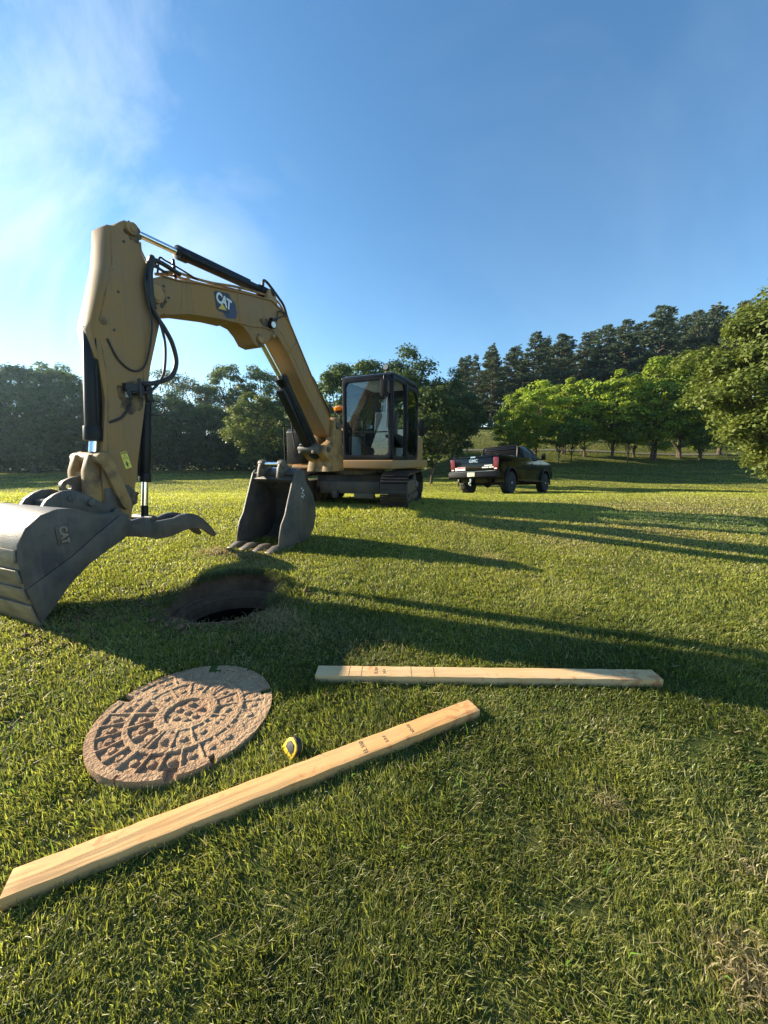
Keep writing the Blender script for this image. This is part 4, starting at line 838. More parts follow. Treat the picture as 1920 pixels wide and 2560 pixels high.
truck.rotation_euler = Matrix((ax, ay, az_)).transposed().to_euler()
def S(M=None): return MB(M)
YZ = Matrix(((0, 1, 0, 0), (1, 0, 0, 0), (0, 0, 1, 0), (0, 0, 0, 1)))          # prism profile runs (forward, up), pulled across
YB, YF, RW = -1.80, 1.95, .435
def arch(yc, r, n=12): return [(yc + r * math.cos(R(180 - 180 * k / n)), .46 + r * math.sin(R(180 - 180 * k / n))) for k in range(n + 1)]
low = [(-2.92, .66)] + [(YB - .53, .60)] + arch(YB, .53) + [(YB + .53, .52), (YF - .53, .52)] + arch(YF, .53) + [(YF + .53, .60), (2.90, .62)]
upr = [(2.96, .80), (2.96, 1.18), (2.86, 1.30), (2.0, 1.40), (1.45, 1.44), (-2.92, 1.44), (-2.95, 1.38), (-2.95, .72)]
bd_ = S(YZ); bd_.prism(low + upr, -.98, .98)
body = bd_.build('body', M_tp, truck, bevel=.035, seg=3, offset=False)
# flat dark sheet stands in for the shaded open bed, between dark rails
S().box((0, -1.75, 1.446), (1.62, 2.1, .012)).build('bed_shade_sheet', M_trim, truck, bevel=.004, offset=False)
for s in (-1, 1): S().box((s * .90, -1.75, 1.462), (.10, 2.2, .03)).build('bed_rail', M_trim, truck, bevel=.008, offset=False)
S().box((.15, -1.15, 1.49), (1.2, .5, .07)).build('toolbox_lid', M_box, truck, bevel=.01, offset=False)
# cab
gh = S(); y0, y1, t0, t1 = -.62, 1.62, -.42, .72
vs = [(-.95, y0, 1.43), (.95, y0, 1.43), (.95, y1, 1.42), (-.95, y1, 1.42), (-.76, t0, 1.95), (.76, t0, 1.95), (.74, t1, 1.965), (-.74, t1, 1.965), (-.77, .1, 1.985), (.77, .1, 1.985)]
gh.add(vs, [(0, 1, 5, 4), (1, 2, 6, 9, 5), (2, 3, 7, 6), (3, 0, 4, 8, 7), (4, 5, 9, 8), (8, 9, 6, 7), (3, 2, 1, 0)])
cabt = gh.build('cab', M_tp, truck, bevel=.05, seg=3, offset=False)
def side_pt(s, y, z): k = (z - 1.43) / .52; return (s * (.957 - .195 * k), y, z)
def side_pane(s, pts, name='side_window'):
    m = S(); m.add([side_pt(s, *p) for p in pts] + [(side_pt(s, *p)[0] - s * .02, p[0], p[1]) for p in pts], [tuple(range(len(pts)))] + [(i, (i + 1) % len(pts), (i + 1) % len(pts) + len(pts), i + len(pts)) for i in range(len(pts))]); m.build(name, M_tg, cabt, offset=False)
for s in (1, -1):
    side_pane(s, [(-.36, 1.49), (.36, 1.49), (.36, 1.88), (-.20, 1.87), (-.30, 1.82)]); side_pane(s, [(.44, 1.49), (1.38, 1.49), (1.22, 1.60), (.78, 1.885), (.44, 1.885)])
S().add([(-.74, -.635, 1.50), (.74, -.635, 1.50), (.64, -.46, 1.90), (-.64, -.46, 1.90)], [(0, 1, 2, 3)]).build('rear_window', M_tg, cabt, offset=False)
S().add([(-.84, 1.60, 1.47), (.84, 1.60, 1.47), (.66, .80, 1.93), (-.66, .80, 1.93)], [(0, 1, 2, 3)]).build('windscreen', M_tg, cabt, offset=False)
rk = S()
for k in range(6): rk.box((0, -.70 + .012 * k, 1.56 + .075 * k), (1.50, .02, .035))
for s in (-1, 1): rk.tube([(s * .80, -.80, 1.47), (s * .76, -.66, 1.90), (s * .70, -.60, 1.985)], .032, 8)
rk.tube([(-.70, -.60, 1.985), (.70, -.60, 1.985)], .034, 8); rk.box((0, -.72, 1.50), (1.6, .06, .06))
rk.build('headache_rack', M_trim, truck, bevel=.004, offset=False)
for s in (1, -1):
    mm_ = S(); mm_.tube([(s * .93, 1.28, 1.46), (s * 1.10, 1.24, 1.50)], .03, 8).box((s * 1.16, 1.22, 1.58), (.17, .08, .28)).build('mirror', M_trim, truck, bevel=.02, offset=False)
    for yy in (.34, -.30): S().box((s * .99, yy, 1.24), (.03, .20, .03)).build('door_handle', M_tp, truck, bevel=.006, offset=False)
    for yy in (.40, -.50, 1.36): S().box((s * .981, yy, 1.02), (.004, .012, .76)).build('door_gap', M_trim, truck, offset=False)
    S().box((s * .99, .45, .50), (.14, 2.3, .05)).build('side_step', M_trim, truck, bevel=.015, offset=False)
    for yc in (YB, YF):
        a_ = [Vector((s * 1.0, yc + .56 * math.cos(R(-12 + 204 * k / 16)), .47 + .56 * math.sin(R(-12 + 204 * k / 16)))) for k in range(17)]
        m = S(); n = 17; vs = []
        for p in a_:
            d_ = Vector((0, p.y - yc, p.z - .47)).normalized()
            for rr, xx in ((.0, -.03), (-.03, .035), (.035, .03), (.055, -.03)): q = p + d_ * rr; vs.append((s * (1.0 + xx), q.y, q.z))
        fs = [(i * 4 + j, (i + 1) * 4 + j, (i + 1) * 4 + (j + 1) % 4, i * 4 + (j + 1) % 4) for i in range(n - 1) for j in range(4)] + [(0, 1, 2, 3), (n * 4 - 1, n * 4 - 2, n * 4 - 3, n * 4 - 4)]
        m.add(vs, fs).build('fender_flare', M_trim, truck, offset=False)
        m = S(); m.lathe([(.25, -.15), (.40, -.155), (RW, -.11), (RW + .005, 0), (RW, .11), (.40, .155), (.25, .15)], (s * .86, yc, RW), (1, 0, 0), 36)
        for k in range(30):
            a = 2 * math.pi * k / 30; M_ = Matrix.Translation((s * .86, yc, RW)) @ Matrix.Rotation(a, 4, 'X'); m.box((-.07 + .14 * (k % 2), 0, RW + .004), (.13, .05, .02), M_)
        ty = m.build('wheel', M_tt, truck, offset=False)
        m = S(); xo = s * .86
        m.lathe([(.20, s * .02), (.235, s * .10), (.262, s * .145), (.268, s * .10), (.262, -.02)], (xo, yc, RW), (1, 0, 0), 28)
        for k in range(6): M_ = Matrix.Translation((xo + s * .10, yc, RW)) @ Matrix.Rotation(k * math.pi / 3, 4, 'X'); m.box((0, 0, .13), (.04, .055, .22), M_)
        m.lathe([(.07, 0), (.07, s * .13), (.05, s * .15)], (xo, yc, RW), (1, 0, 0), 18); m.build('rim', M_rim, ty, offset=False)
        S().lathe([(.045, s * .14), (.04, s * .162)], (xo, yc, RW), (1, 0, 0), 14).build('hub_cap', M_box, ty, offset=False)
# tail
S().box((0, -2.962, 1.10), (1.58, .02, .60)).box((0, -2.985, 1.42), (1.60, .05, .05)).box((0, -2.978, 1.20), (1.40, .015, .018)).build('tailgate', M_tp, truck, bevel=.01, offset=False)
def TMx(x, z, y=-2.976): return Matrix.Translation((x, y, z))
text_mb('GMC', .16, TMx(0, 1.27, -2.982), .012, bold=.006, space=1.05).build('emblem_lettering', M_cr, truck, offset=False)
S().box((0, -3.012, 1.415), (.20, .006, .05)).build('camera_button', M_cr, truck, offset=False)
for s in (1, -1):
    l_ = S(); l_.prism([(0, .92), (.17, .90), (.20, 1.36), (.0, 1.38)], -.04, .0, Matrix.Translation((s * .81 if s > 0 else -.81, -2.94, 0)) @ Matrix.Scale(s, 4, (1, 0, 0)))
    tl_ = l_.build('tail_light', M_tl, truck, bevel=.01, offset=False)
    S().box((s * .90, -2.985, .96), (.10, .01, .04)).build('reversing_lens', M_wht, tl_, offset=False)
d1 = S(); d1.box((-.53, -2.975, 1.0), (.36, .004, .13)).box((-.76, -2.975, 1.02), (.07, .004, .055)).box((-.76, -2.975, .955), (.07, .004, .055)); d1.build('bumper_sticker', M_wht, truck, offset=False)
d2 = S()
for k in range(9): d2.box((-.685 + k * .038, -2.979, 1.035), (.028, .004, .042))
d2.build('sticker_print', M_rw, truck, offset=False)
d3 = S()
for k in range(9): d3.box((.46 + k * .036, -2.976, 1.085), (.027, .004, .04))
for k in range(14): d3.box((.37 + k * .037 + (.02 if k > 6 else 0), -2.976, 1.015), (.028, .004, .048))
d3.build('decal_lettering', M_wht, truck, offset=False)
S().box((.64, -2.975, .88), (.22, .006, .022)).build('trim_badge', M_cr, truck, offset=False)
bp_ = S(); bp_.prism([(-3.10, .60), (-3.16, .66), (-3.15, .84), (-3.06, .88), (-2.9, .86), (-2.86, .60)], -.99, .99, YZ); bp_.build('bumper', M_trim, truck, bevel=.02, offset=False)
S().box((0, -3.155, .872), (1.9, .02, .008)).build('bumper_trim', M_cr, truck, offset=False)
S().box((0, -3.165, .76), (.31, .01, .155)).build('number_plate', M_plate, truck, bevel=.004, offset=False)
S().box((0, -3.06, .54), (.08, .24, .08)).box((0, -3.20, .47), (.06, .05, .26)).box((-.02, -3.24, .40), (.05, .10, .04)).lathe([(.03, 0), (.034, .02), (.02, .05)], (0, -3.27, .42), (0, 0, 1), 12).build('tow_hitch', M_cr, truck, offset=False)
S().box((0, -1.8, .42), (1.5, .12, .12)).box((0, 1.95, .42), (1.5, .10, .10)).box((.45, .1, .52), (.10, 5.3, .12)).box((-.45, .1, .52), (.10, 5.3, .12)).lathe([(.12, -.1), (.17, 0), (.12, .1)], (0, -1.8, .42), (1, 0, 0), 16).build('chassis', M_trim, truck, offset=False)

# ------------------------------------------------------------------ loose bucket on the lawn
PS = R(25); lm = Vector((-math.sin(PS), -math.cos(PS), 0)); ll = Vector((math.cos(PS), -math.sin(PS), 0))
lc = Vector((-1.345, 3.845, float(terrain(-1.345, 3.845)) + .02))
ML = Matrix(((-lm.x, ll.x, 0, lc.x), (-lm.y, ll.y, 0, lc.y), (0, 0, 1, lc.z), (0, 0, 0, 1)))   # x backwards from the lip, y to the viewer's right, z up
lb = empty('digging_bucket', (lc.x, lc.y, lc.z), 'loose toothed digging bucket standing open on the lawn behind the dug hole', 'bucket')
Wb = .30
mouth = [(0.0, .0), (.02, .12), (.055, .24), (.12, .34), (.17, .47), (.215, .58), (.255, .68), (.29, .765)]
back = [(.33, .80), (.40, .80), (.45, .775), (.47, .68), (.50, .62), (.58, .53), (.635, .40), (.64, .27), (.60, .14), (.52, .05), (.40, .0), (.2, -.03)]
m = MB(ML)
for v0, v1 in ((Wb - .02, Wb), (-Wb, -Wb + .02)): m.prism(mouth + back, v0, v1)
m.ribbon([(.30, .745), (.40, .80), (.45, .775), (.47, .68), (.50, .62), (.58, .53), (.635, .40), (.64, .27), (.60, .14), (.52, .05), (.40, .0), (.2, -.03), (.0, -.01)], .018, -Wb + .003, Wb - .003)
m.prism([(.27, .70), (.33, .76), (.37, .70), (.31, .66)], -Wb + .01, Wb - .01)
lbo = m.build('shell', M_steel, lb, bevel=.004)
for v in (-.135, .135): m = MB(ML); m.prism([(.20, .72), (.22, .82), (.25, .885), (.29, .905), (.33, .89), (.37, .85), (.44, .82), (.56, .60), (.50, .58), (.40, .74)], v - .016, v + .016).tube([(.285, v - .03, .865), (.285, v + .03, .865)], .045, 18); m.build('ear', M_grease, lb, bevel=.005)
MB(ML).tube([(.285, -.15, .865), (.285, .15, .865)], .020, 16).build('pin', M_chr, lb); MB(ML).tube([(.44, -.15, .80), (.44, .15, .80)], .024, 16).build('pin', M_chr, lb)
for k in range(4):
    v = -.26 + k * .173
    MB(ML).prism([(.08, -.03), (.08, .03), (-.02, .035), (-.13, -.005), (-.135, -.02), (-.03, -.03)], v - .032, v + .032).build('tooth', M_shell, lb, bevel=.006)
m = MB(ML)                                                            # daubs of white marker paint on the side
for a_, b_, s_ in ((.40, .60, .020), (.425, .575, .024), (.41, .548, .018), (.435, .53, .014), (.40, .512, .018), (.44, .515, .013), (.42, .50, .016)):
    m.box((a_, Wb + .0008, b_), (s_, .001, s_ * .7), None)
m.build('paint_mark', M_wht, lbo)
for a_, b_ in ((.055, .17), (.06, .10), (.11, .12)): MB(ML).tube([(a_, -Wb + .019, b_), (a_, -Wb + .026, b_)], .010, 8).build('bolt', M_chr, lbo)
# ------------------------------------------------------------------ trees
M_leaf = leaf_material('leaf', trans=.30, rough=.55, spec=.25); M_needle = leaf_material('needle', trans=.12, rough=.6, spec=.2)
M_bark = material('bark', (.11, .085, .065), .95, col2=(.045, .036, .03), scale=9, amount=.9, bump=1, bscale=30, spec=.1, stretch=(1, 1, .25))
def leaf_cloud(name, C, N_, size, asp, rgb, mat, jit=.8):
    """C centres, N_ unit normals, rhombic leaves"""
    n = len(C); t = rng.normal(0, 1, (n, 3)); nn = N_ + rng.normal(0, jit * .5, (n, 3)); nn /= np.linalg.norm(nn, axis=1)[:, None]
    t -= (t * nn).sum(1)[:, None] * nn; t /= np.linalg.norm(t, axis=1)[:, None]; b = np.cross(nn, t)
    s = size * rng.uniform(.6, 1.3, n)[:, None]
    v = np.stack([C - t * s, C - b * s * asp + nn * s * .15, C + t * s, C + b * s * asp + nn * s * .15], 1).reshape(-1, 3)
    return np_mesh(name, v, np.arange(4 * n), np.arange(n) * 4, np.full(n, 4), mat, np.repeat(rgb, 4, axis=0))
def build_broadleaf(seed, H, Rr, cb, n_cl, per, leaf, col, top=.0, droop=0.0, stems=1, spread=1.0, th=None, crown_bits=.27, shape=1.0):
    """H height, Rr crown radius, cb height of the lowest foliage; returns (crown mesh, trunk mesh)"""
    r_ = np.random.default_rng(seed); hc = H - cb; cz = cb + hc * .48; C, Nn, ends = [], [], []
    tries = 0; pts = []
    while len(pts) < n_cl and tries < 12000:
        tries += 1; p = r_.normal(0, 1, 3); p /= np.linalg.norm(p); q = p * (r_.uniform(.30, 1.0) ** .40)
        a = math.atan2(q[1], q[0]); wob = 1 + .17 * math.sin(3 * a + seed + 2 * q[2]) + .15 * math.sin(5 * a + 2 * seed + 4 * q[2])
        zz = q[2]; wz = (1 - .38 * max(0, zz) ** 1.5 * shape) * (1 if zz > -.2 else 1 + .45 * (zz + .2))
        P_ = np.array([q[0] * Rr * wob * wz, q[1] * Rr * wob * wz, cz + zz * hc * .50 * (1 + .12 * math.sin(2 * a + seed))])
        if any(np.linalg.norm((P_ - o) / (Rr, Rr, hc * .6)) < .155 for o in pts): continue
        pts.append(P_)
    for P_ in pts:
        rc = Rr * crown_bits * r_.uniform(.7, 1.25); m = int(per * r_.uniform(.7, 1.3))
        d = r_.normal(0, 1, (m, 3)); d /= np.linalg.norm(d, axis=1)[:, None]; d[:, 2] = np.where(d[:, 2] < -.25, -d[:, 2], d[:, 2])
        rad_ = rc * r_.uniform(.15, 1, m)[:, None] ** .45; pt = P_ + d * rad_ * (1, 1, .74); pt += .10 * rc * r_.normal(0, 1, (m, 3)); C.append(pt)
        out_ = d * .7 + np.array([0, 0, .75]); Nn.append(out_ / np.linalg.norm(out_, axis=1)[:, None])
    m = int(n_cl * per * .10); d = r_.normal(0, 1, (m, 3)); d /= np.linalg.norm(d, axis=1)[:, None]
    pt = np.array([0, 0, cz]) + d * (Rr * .93, Rr * .93, hc * .49) * r_.uniform(.5, 1, m)[:, None] ** .5; C.append(pt); Nn.append(d)
    C = np.concatenate(C); Nn = np.concatenate(Nn)
    hue = r_.uniform(0, 1, len(C))[:, None]; cl = np.repeat(r_.uniform(.8, 1.2, 1), len(C))[:, None]
    rgb = np.array(col) * (1 - hue * .35) + np.array([col[0] * 1.5, col[1] * 1.12, col[2] * .7]) * hue * .35; rgb = rgb * r_.uniform(.75, 1.25, len(C))[:, None] * cl
    crown = leaf_cloud('crown', C, Nn, leaf, .55, rgb, M_leaf)
    tb = MB(); th = th or H * .018
    for s_ in range(stems):
        lean = (r_.uniform(-.12, .12), r_.uniform(-.12, .12)); base = (r_.uniform(-.2, .2) * (stems > 1), r_.uniform(-.2, .2) * (stems > 1)); ax_ = []
        for k in range(9):
            t = k / 8; ax_.append((base[0] + lean[0] * t * H * .35 + .05 * H * .03 * math.sin(5 * t + seed + s_), base[1] + lean[1] * t * H * .35 + .04 * math.sin(4 * t + seed), -.25 + t * (H * .86 + .25)))
        tb.tube(ax_, [th * (1.5 if k == 0 else 1) * (1 - .85 * (k / 8)) for k in range(9)], 8)
        for j, P_ in enumerate(pts[s_::stems]):
            if j % 2 and len(pts) > 40: continue
            k = min(7, max(1, int((P_[2] - .28 * (P_[2] - cb) - .5) / H * 8))); s0 = Vector(ax_[k]) if k < 8 else Vector(ax_[7]); e = Vector(P_); 
            if s0.z > e.z: s0 = Vector(ax_[max(1, int(e.z * .7 / H * 8))])
            mid = s0.lerp(e, .5) + Vector((0, 0, -.03 * H * r_.uniform(0, 1))); tb.tube([s0, mid, e], [th * .42, th * .25, th * .08], 5)
    me_o = tb.build('trunk', M_bark); tr_me = me_o.data; bpy.data.objects.remove(me_o)
    return crown, tr_me
def build_pine(seed, H, Rr, cb, col, whorl=.55, per=10, dens=9, forked=False):
    r_ = np.random.default_rng(seed); C, D, ends = [], [], []; tb = MB(); th = H * .014
    lean = r_.uniform(-.015, .015, 2); axp = lambda z: np.array([lean[0] * z + .12 * math.sin(z * .35 + seed), lean[1] * z + .1 * math.cos(z * .3 + seed), z])
    tb.tube([tuple(axp(H * k / 10)) if k else (0, 0, -.3) for k in range(11)], [th * (1.35 if k == 0 else 1 - .9 * k / 10) for k in range(11)], 8)
    z = cb
    while z < H - .15:
        t = (z - cb) / (H - cb); Lmax = Rr * (.60 + 1.1 * t if t < .30 else (.93 * (1 - (t - .30) / .70) ** .85 + .07))
        for k in range(int(r_.integers(4, 8))):
            a = r_.uniform(0, 2 * math.pi); L_ = Lmax * r_.uniform(.45, 1.2); rise = (.0 + .55 * t) * r_.uniform(.6, 1.4); s0 = axp(z + r_.uniform(-.2, .2))
            d = np.array([math.cos(a), math.sin(a), 0])
            e = s0 + d * L_ + np.array([0, 0, rise * L_ * .8]); 
            if L_ > .8: tb.tube([tuple(s0), tuple((s0 + e) / 2 - [0, 0, .04 * L_]), tuple(e)], [th * .30, th * .2, th * .07], 4)
            m = max(3, int(dens * L_ ** 1.15))
            for q in range(m):
                u_ = r_.uniform(.30, 1.0) ** .7; side = r_.normal(0, .20 * L_ * (1.15 - u_) + .12); sd_ = np.array([-d[1], d[0], 0])
                p = s0 + (e - s0) * u_ + sd_ * side + np.array([0, 0, r_.normal(.06, .10)]); C.append(p); D.append(d * .8 + sd_ * np.sign(side) * .5 + np.array([0, 0, .35 + .9 * t]))
        z += whorl * r_.uniform(.6, 1.3) * (1.1 - .45 * t)
    C = np.array(C); D = np.array(D); D /= np.linalg.norm(D, axis=1)[:, None]; n = len(C)
    # every tuft is a fan of thin needle bundles
    cc = np.repeat(C, per, axis=0); dd = np.repeat(D, per, axis=0) + r_.normal(0, .55, (n * per, 3)); dd /= np.linalg.norm(dd, axis=1)[:, None]
    ln = r_.uniform(.20, .42, n * per)[:, None] * (H / 18) ** .5; sd2 = np.cross(dd, r_.normal(0, 1, (n * per, 3))); sd2 /= np.linalg.norm(sd2, axis=1)[:, None]; wdt = ln * .16
    v = np.stack([cc - sd2 * wdt * .4, cc + dd * ln * .55 - sd2 * wdt, cc + dd * ln, cc + dd * ln * .55 + sd2 * wdt], 1).reshape(-1, 3)
    br = np.repeat(r_.uniform(.7, 1.3, n), per)[:, None]; rgb = np.array(col) * br * r_.uniform(.8, 1.2, n * per)[:, None]
    crown = np_mesh('crown', v, np.arange(len(v)), np.arange(n * per) * 4, np.full(n * per, 4), M_needle, np.repeat(rgb, 4, axis=0))
    o = tb.build('trunk', M_bark); tm_ = o.data; bpy.data.objects.remove(o); return crown, tm_

def plant(name, meshes, x, y, H0, H, label, cat='tree', group=None, rot=0.0, wide=1.0, dz=0.0):
    if H > 100:                                    # given as the photo row its top reaches
        H = 1.2 + y * elev(H) - float(terrain(x, y))
        x *= (y * .9904 - .7 * H * .1384) / y
    s = H / H0; o = empty(name, (x, y, float(terrain(x, y)) + dz), label, cat, group); o.rotation_euler = (0, 0, rot); o.scale = (s * wide, s * wide, s)
    link('crown', meshes[0], o); link('trunk', meshes[1], o); return o

DARK = (.050, .085, .026); MID = (.080, .128, .032); FRESH = (.235, .32, .040); BIG = (.115, .155, .032); OLIVE = (.085, .110, .040)
oakA = build_broadleaf(3, 12, 4.3, 1.2, 75, 260, .17, DARK, th=.25); oakB = build_broadleaf(8, 12, 3.8, .8, 70, 260, .17, MID, th=.22)
oakC = build_broadleaf(21, 12, 4.0, .6, 60, 280, .18, (.055, .095, .028), th=.22)
loose = build_broadleaf(31, 12, 3.0, 4.0, 46, 130, .15, (.105, .150, .040), th=.17, crown_bits=.24)
oaktop = build_broadleaf(41, 12, 4.4, 4.6, 40, 170, .15, OLIVE, th=.22, crown_bits=.24)
small = build_broadleaf(15, 6, 2.15, 1.2, 64, 210, .10, (.055, .082, .024), th=.085, shape=1.5)
roundt = build_broadleaf(55, 7.6, 2.7, 1.0, 70, 240, .12, (.105, .140, .040), th=.13, shape=1.1)
rowA = build_broadleaf(61, 9, 2.3, .9, 62, 230, .13, FRESH, stems=1, th=.12); rowB = build_broadleaf(67, 9, 2.1, 1.1, 52, 230, .13, FRESH, stems=2, th=.10, crown_bits=.27); rowC = build_broadleaf(72, 9, 2.4, .8, 58, 230, .13, (.21, .30, .038), stems=3, th=.11)
rowS = build_broadleaf(77, 4.2, 1.35, 1.7, 26, 150, .10, (.11, .18, .032), th=.06)
bigt = build_broadleaf(83, 11, 4.6, .55, 190, 520, .105, BIG, th=.26, crown_bits=.20, shape=.75)
pineA = build_pine(5, 18, 3.2, 2.0, (.085, .112, .066)); pineB = build_pine(9, 18, 2.7, 3.5, (.095, .122, .070)); pineC = build_pine(14, 18, 3.8, 1.5, (.080, .108, .064)); pineD = build_pine(26, 18, 2.2, 2.5, (.095, .118, .070))

def px(p, y): return (p - 960.0) / FPX * y
G1 = 'dark broad trees of the wood across the lawn'; G2 = 'rear trees of the wood across the lawn'
# wood along the left: (photo x, distance, height, mesh, label)
LW = [(-150, 42, 880, oakC, 'tree of the dark wood just outside the left edge of the view'), (-45, 44, 888, oakA, 'dark tree cut by the left edge of the view'), (60, 43, 897, oakC, 'tall dark tree at the far left end of the wood, highest against the sky'), (165, 45, 925, oakB, 'rounded dark tree left of the raised stick'),
      (262, 45, 945, oakA, 'dark tree of the wood hidden mostly behind the yellow stick'), (350, 45, 975, oakC, 'dark tree of the wood behind the thumb cylinder'), (440, 45, 985, oakA, 'dense dark tree behind the hanging hose loop'), (520, 46, 1000, oakC, 'dense dark tree left of the round backlit tree'), (600, 49, 990, oakA, 'dark tree standing behind the round backlit tree'), (690, 50, 1000, oakB, 'dark tree behind the black boom cylinder')]
for i, (p, y, h, ms, lab) in enumerate(LW):
    lab = lab or 'dark tree at the left edge of the wood across the lawn'
    plant('broadleaf_tree', ms, px(p, y), y, 12, h, lab, group=G1, rot=i * 1.3, wide=1.06)
plant('broadleaf_tree', oaktop, px(430, 53), 53, 12, 915, 'spreading olive crown with sky showing through, above the wood right of the hose loop', rot=.6)
plant('broadleaf_tree', oaktop, px(505, 55), 55, 12, 945, 'lower open olive crown with bare limbs beside the taller one', rot=2.9, wide=.9)
plant('broadleaf_tree', loose, px(568, 52), 52, 12, 900, 'tall thin airy tree poking above the round backlit tree', rot=.3, wide=.95)
plant('broadleaf_tree', loose, px(655, 53), 53, 12, 912, 'leafy yellow-green airy tree just left of the boom', rot=2.2, wide=1.15)
plant('broadleaf_tree', loose, px(130, 52), 52, 12, 900, 'thin pale tree top rising over the dark wood left of the stick', rot=4.0)
plant('broadleaf_tree', roundt, px(640, 36), 36, 7.6, 985, 'round backlit tree with short dark trunk standing in front of the wood', rot=1.0, wide=1.05)
plant('broadleaf_tree', small, px(735, 40), 40, 6, 6.0, 'small bushy tree behind the black tank cover of the digger', rot=2.0, wide=1.1)
# trees right behind the excavator
for p, y, h, ms, lab, r0, wd_ in ((845, 40, 905, oakB, 'broad mid green tree directly behind the boom foot and beacon', .2, .9), (925, 44, 893, oakB, 'tall green tree whose top shows just left of the cab roof', 1.9, 1.0),
                      (1020, 40, 884, oakA, 'tall dark green tree rising right of the cab roof', 3.1, 1.0), (1135, 37.5, 935, oakA, 'narrow dark tree between the cab and the pines', 4.4, .7), (985, 38, 10.0, oakC, 'dark tree filling the view behind the cab glass', 5.0, 1.0), (780, 46, 10.5, oakC, 'dark low tree behind the swing post', 2.6, 1.0)):
    plant('broadleaf_tree', ms, px(p, y), y, 12, h, lab, rot=r0, wide=wd_)
plant('broadleaf_tree', small, px(1082, 24.8), 24.8, 6, 968, 'small dark tree with bare slanting trunk between the cab and the pickup truck', rot=.4, wide=.95)
# pines on the slope
PN = [(1150, 58, 896, pineB, 'pine nearest the dark broad trees behind the pickup'), (1185, 63, 890, pineD, 'slender pine at the left end of the pine wood'), (1229, 60, 862, pineB, 'lanky pine with flat tufted top at the left end of the pine wood'), (1272, 66, 872, pineA, 'narrow pine in the dip beside the flat topped pine'),
      (1329, 61, 832, pineC, 'broad pine rising behind the bright green tree next to the truck'), (1362, 67, 846, pineD, 'pine wedged between the first two broad pines above the bright green tree'), (1395, 63, 838, pineA, 'round headed pine above the gap in the bright row'), (1452, 68, 836, pineD, 'pine half hidden between two rounder pines'),
      (1503, 62, 814, pineC, 'lighter green bushy pine in the middle of the pine wood'), (1558, 67, 800, pineA, 'dark pine left of the highest pine'), (1640, 62, 768, pineC, 'highest broad pine in the middle of the slope'), (1693, 67, 790, pineA, 'pine with narrow crown right of the highest pine'),
      (1735, 62, 786, pineB, 'open pine with separate tufts left of the big right hand tree'), (1772, 66, 764, pineD, 'pointed pine standing up beside the open pine'), (1836, 62, 760, pineD, 'pine partly hidden by the big leafy tree'), (1905, 65, 745, pineA, 'pine behind the top of the big leafy tree')]
for i, (p, y, h, ms, lab) in enumerate(PN): plant('pine_tree', ms, px(p, y), y, 18, h, lab, 'pine tree', 'pines on the slope', rot=i * 1.7, wide=1.38)
ORD = 'first second third fourth fifth sixth seventh eighth ninth tenth eleventh twelfth thirteenth fourteenth fifteenth'.split()
for i in range(14):
    y = 72 + 5 * rng.random(); p = 1165 + i * 62; plant('pine_tree', (pineA, pineC, pineB)[i % 3], px(p, y), y, 18, 890 - (p - 1165) * .20, ORD[i] + ' pine from the left in the dark back row of the pine wood', 'pine tree', 'rear pines on the slope', rot=i * 2.1, wide=1.4)
# bright row of young trees along the path
RW_ = [(1285, 41, 985, rowC, 'low bright green many-stemmed tree directly beyond the pickup cab', 1.2), (1345, 42, 942, rowA, 'brightest green round tree above the truck bonnet', 1.15), (1418, 44, 945, rowB, 'duller green tree between the two brightest trees of the row', 1.1), (1470, 43, 938, rowA, 'tree of the row with straight trunk where the slope shines through', 1.0),
       (1548, 42, 925, rowB, 'bright tree of the row with two slim trunks', 1.15), (1598, 43, 925, rowA, 'green tree of the row left of the tall pale one', 1.0), (1650, 42, 895, rowC, 'tall pale green tree of the row with slanting stems', 1.0), (1722, 43, 880, rowB, 'tallest pale green tree of the row, before the big leafy tree', 1.15), (1765, 42, 960, rowA, 'bright low crown tucked against the big leafy tree', 1.1), (1815, 44, 900, rowC, 'tree of the row mostly behind the big leafy tree', 1.1)]
for i, (p, y, h, ms, lab, wd_) in enumerate(RW_): plant('young_tree', ms, px(p, y), y, 9, h, lab, 'tree', 'bright young trees along the path', rot=i * 2.3, wide=wd_)
for i, (p, y, h, lab) in enumerate(((1393, 39, 4.4, 'small sapling with thin pale trunk right of the truck mirror'), (1425, 40, 4.8, 'slim leaning sapling second right of the truck'), (1562, 40, 4.6, 'sapling in front of the double trunked tree'), (1745, 40.5, 4.4, 'sapling with drooping foliage before the big leafy tree'))):
    plant('young_tree', rowS, px(p, y), y, 4.2, h, lab, 'tree', 'saplings along the path', rot=i * 1.9, wide=1.0)
plant('broadleaf_tree', bigt, px(2060, 20.5), 20.5, 11, 655, 'huge leafy tree at the right edge with foliage down to the lawn', rot=.8)
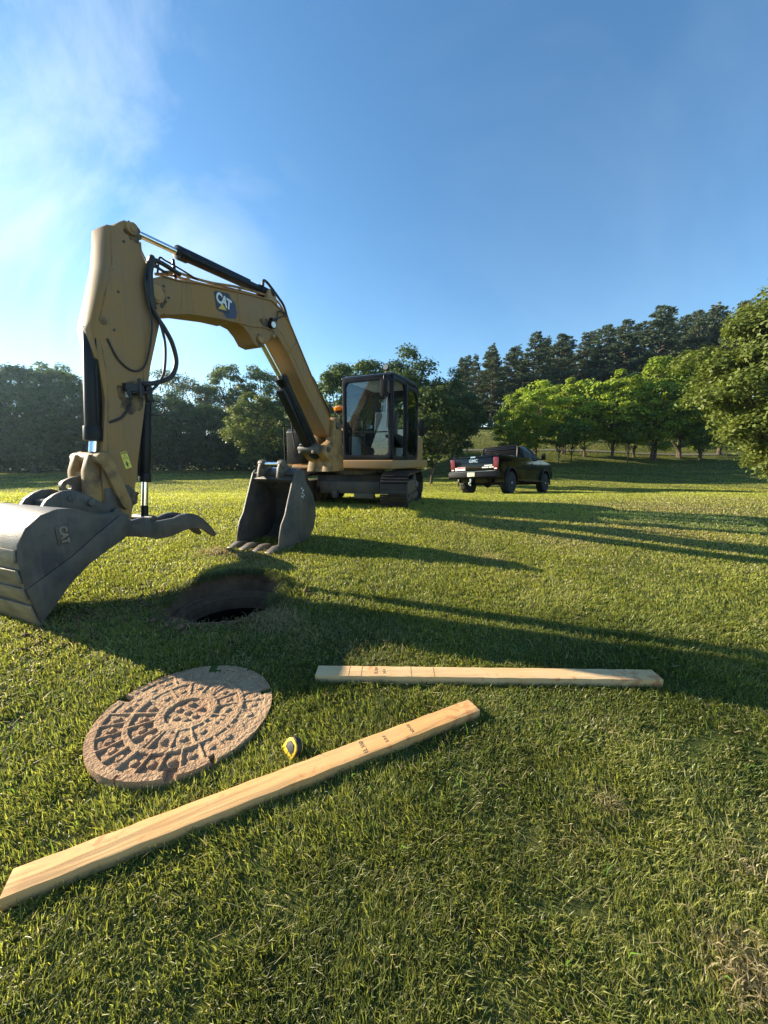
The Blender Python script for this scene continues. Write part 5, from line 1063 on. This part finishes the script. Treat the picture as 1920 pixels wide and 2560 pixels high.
# shadowed brush under the wood
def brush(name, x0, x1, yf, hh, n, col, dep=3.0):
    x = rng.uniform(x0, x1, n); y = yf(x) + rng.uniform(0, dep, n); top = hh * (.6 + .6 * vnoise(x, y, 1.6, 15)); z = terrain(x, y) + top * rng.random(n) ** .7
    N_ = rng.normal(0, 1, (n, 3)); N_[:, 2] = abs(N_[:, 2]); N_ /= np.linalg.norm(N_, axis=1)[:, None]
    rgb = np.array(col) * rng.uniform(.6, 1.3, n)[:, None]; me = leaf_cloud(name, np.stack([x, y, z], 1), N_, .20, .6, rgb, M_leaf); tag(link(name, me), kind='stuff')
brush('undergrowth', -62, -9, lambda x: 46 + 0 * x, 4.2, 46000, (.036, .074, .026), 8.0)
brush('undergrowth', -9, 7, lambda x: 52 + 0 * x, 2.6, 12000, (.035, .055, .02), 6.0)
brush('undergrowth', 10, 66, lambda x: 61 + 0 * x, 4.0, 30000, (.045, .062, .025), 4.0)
# the wood left of the frame that throws the long shadows over the lawn
for i in range(9):
    y = 40 - i * 3.6; plant('broadleaf_tree', (oakA, oakB, oakC)[i % 3], -52 - (i % 2) * 3 - i * .8, y, 12, 13.5, ORD[i] + ' tree beyond the left edge, counting towards the camera from the wood', 'tree', 'trees beyond the left edge', rot=i)
# distant ridge, the bluing of far air put into its colour, seen through the gap in the trees
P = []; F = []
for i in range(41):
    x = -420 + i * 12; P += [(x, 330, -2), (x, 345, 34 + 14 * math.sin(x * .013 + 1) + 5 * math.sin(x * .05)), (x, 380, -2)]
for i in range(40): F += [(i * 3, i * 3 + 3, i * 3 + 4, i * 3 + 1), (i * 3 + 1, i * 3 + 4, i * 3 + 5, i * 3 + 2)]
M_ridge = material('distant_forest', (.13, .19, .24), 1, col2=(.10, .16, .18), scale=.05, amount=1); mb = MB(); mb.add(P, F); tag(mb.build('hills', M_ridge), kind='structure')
# ------------------------------------------------------------------ added haze volume, imitates lens glare washing over the left trees
hz = MB(); hz.box((0, 90, 20), (260, 300, 48)); 
M_hz = bpy.data.materials.new('veil_air'); M_hz.use_nodes = True; t_ = M_hz.node_tree; t_.nodes.clear()
vo = t_.nodes.new('ShaderNodeVolumePrincipled'); ho = t_.nodes.new('ShaderNodeOutputMaterial'); vo.inputs['Color'].default_value = (.55, .80, 1, 1); vo.inputs['Density'].default_value = .0004; vo.inputs['Anisotropy'].default_value = .70
t_.links.new(vo.outputs[0], ho.inputs['Volume'])
tag(hz.build('flare_veil', M_hz), kind='stuff')
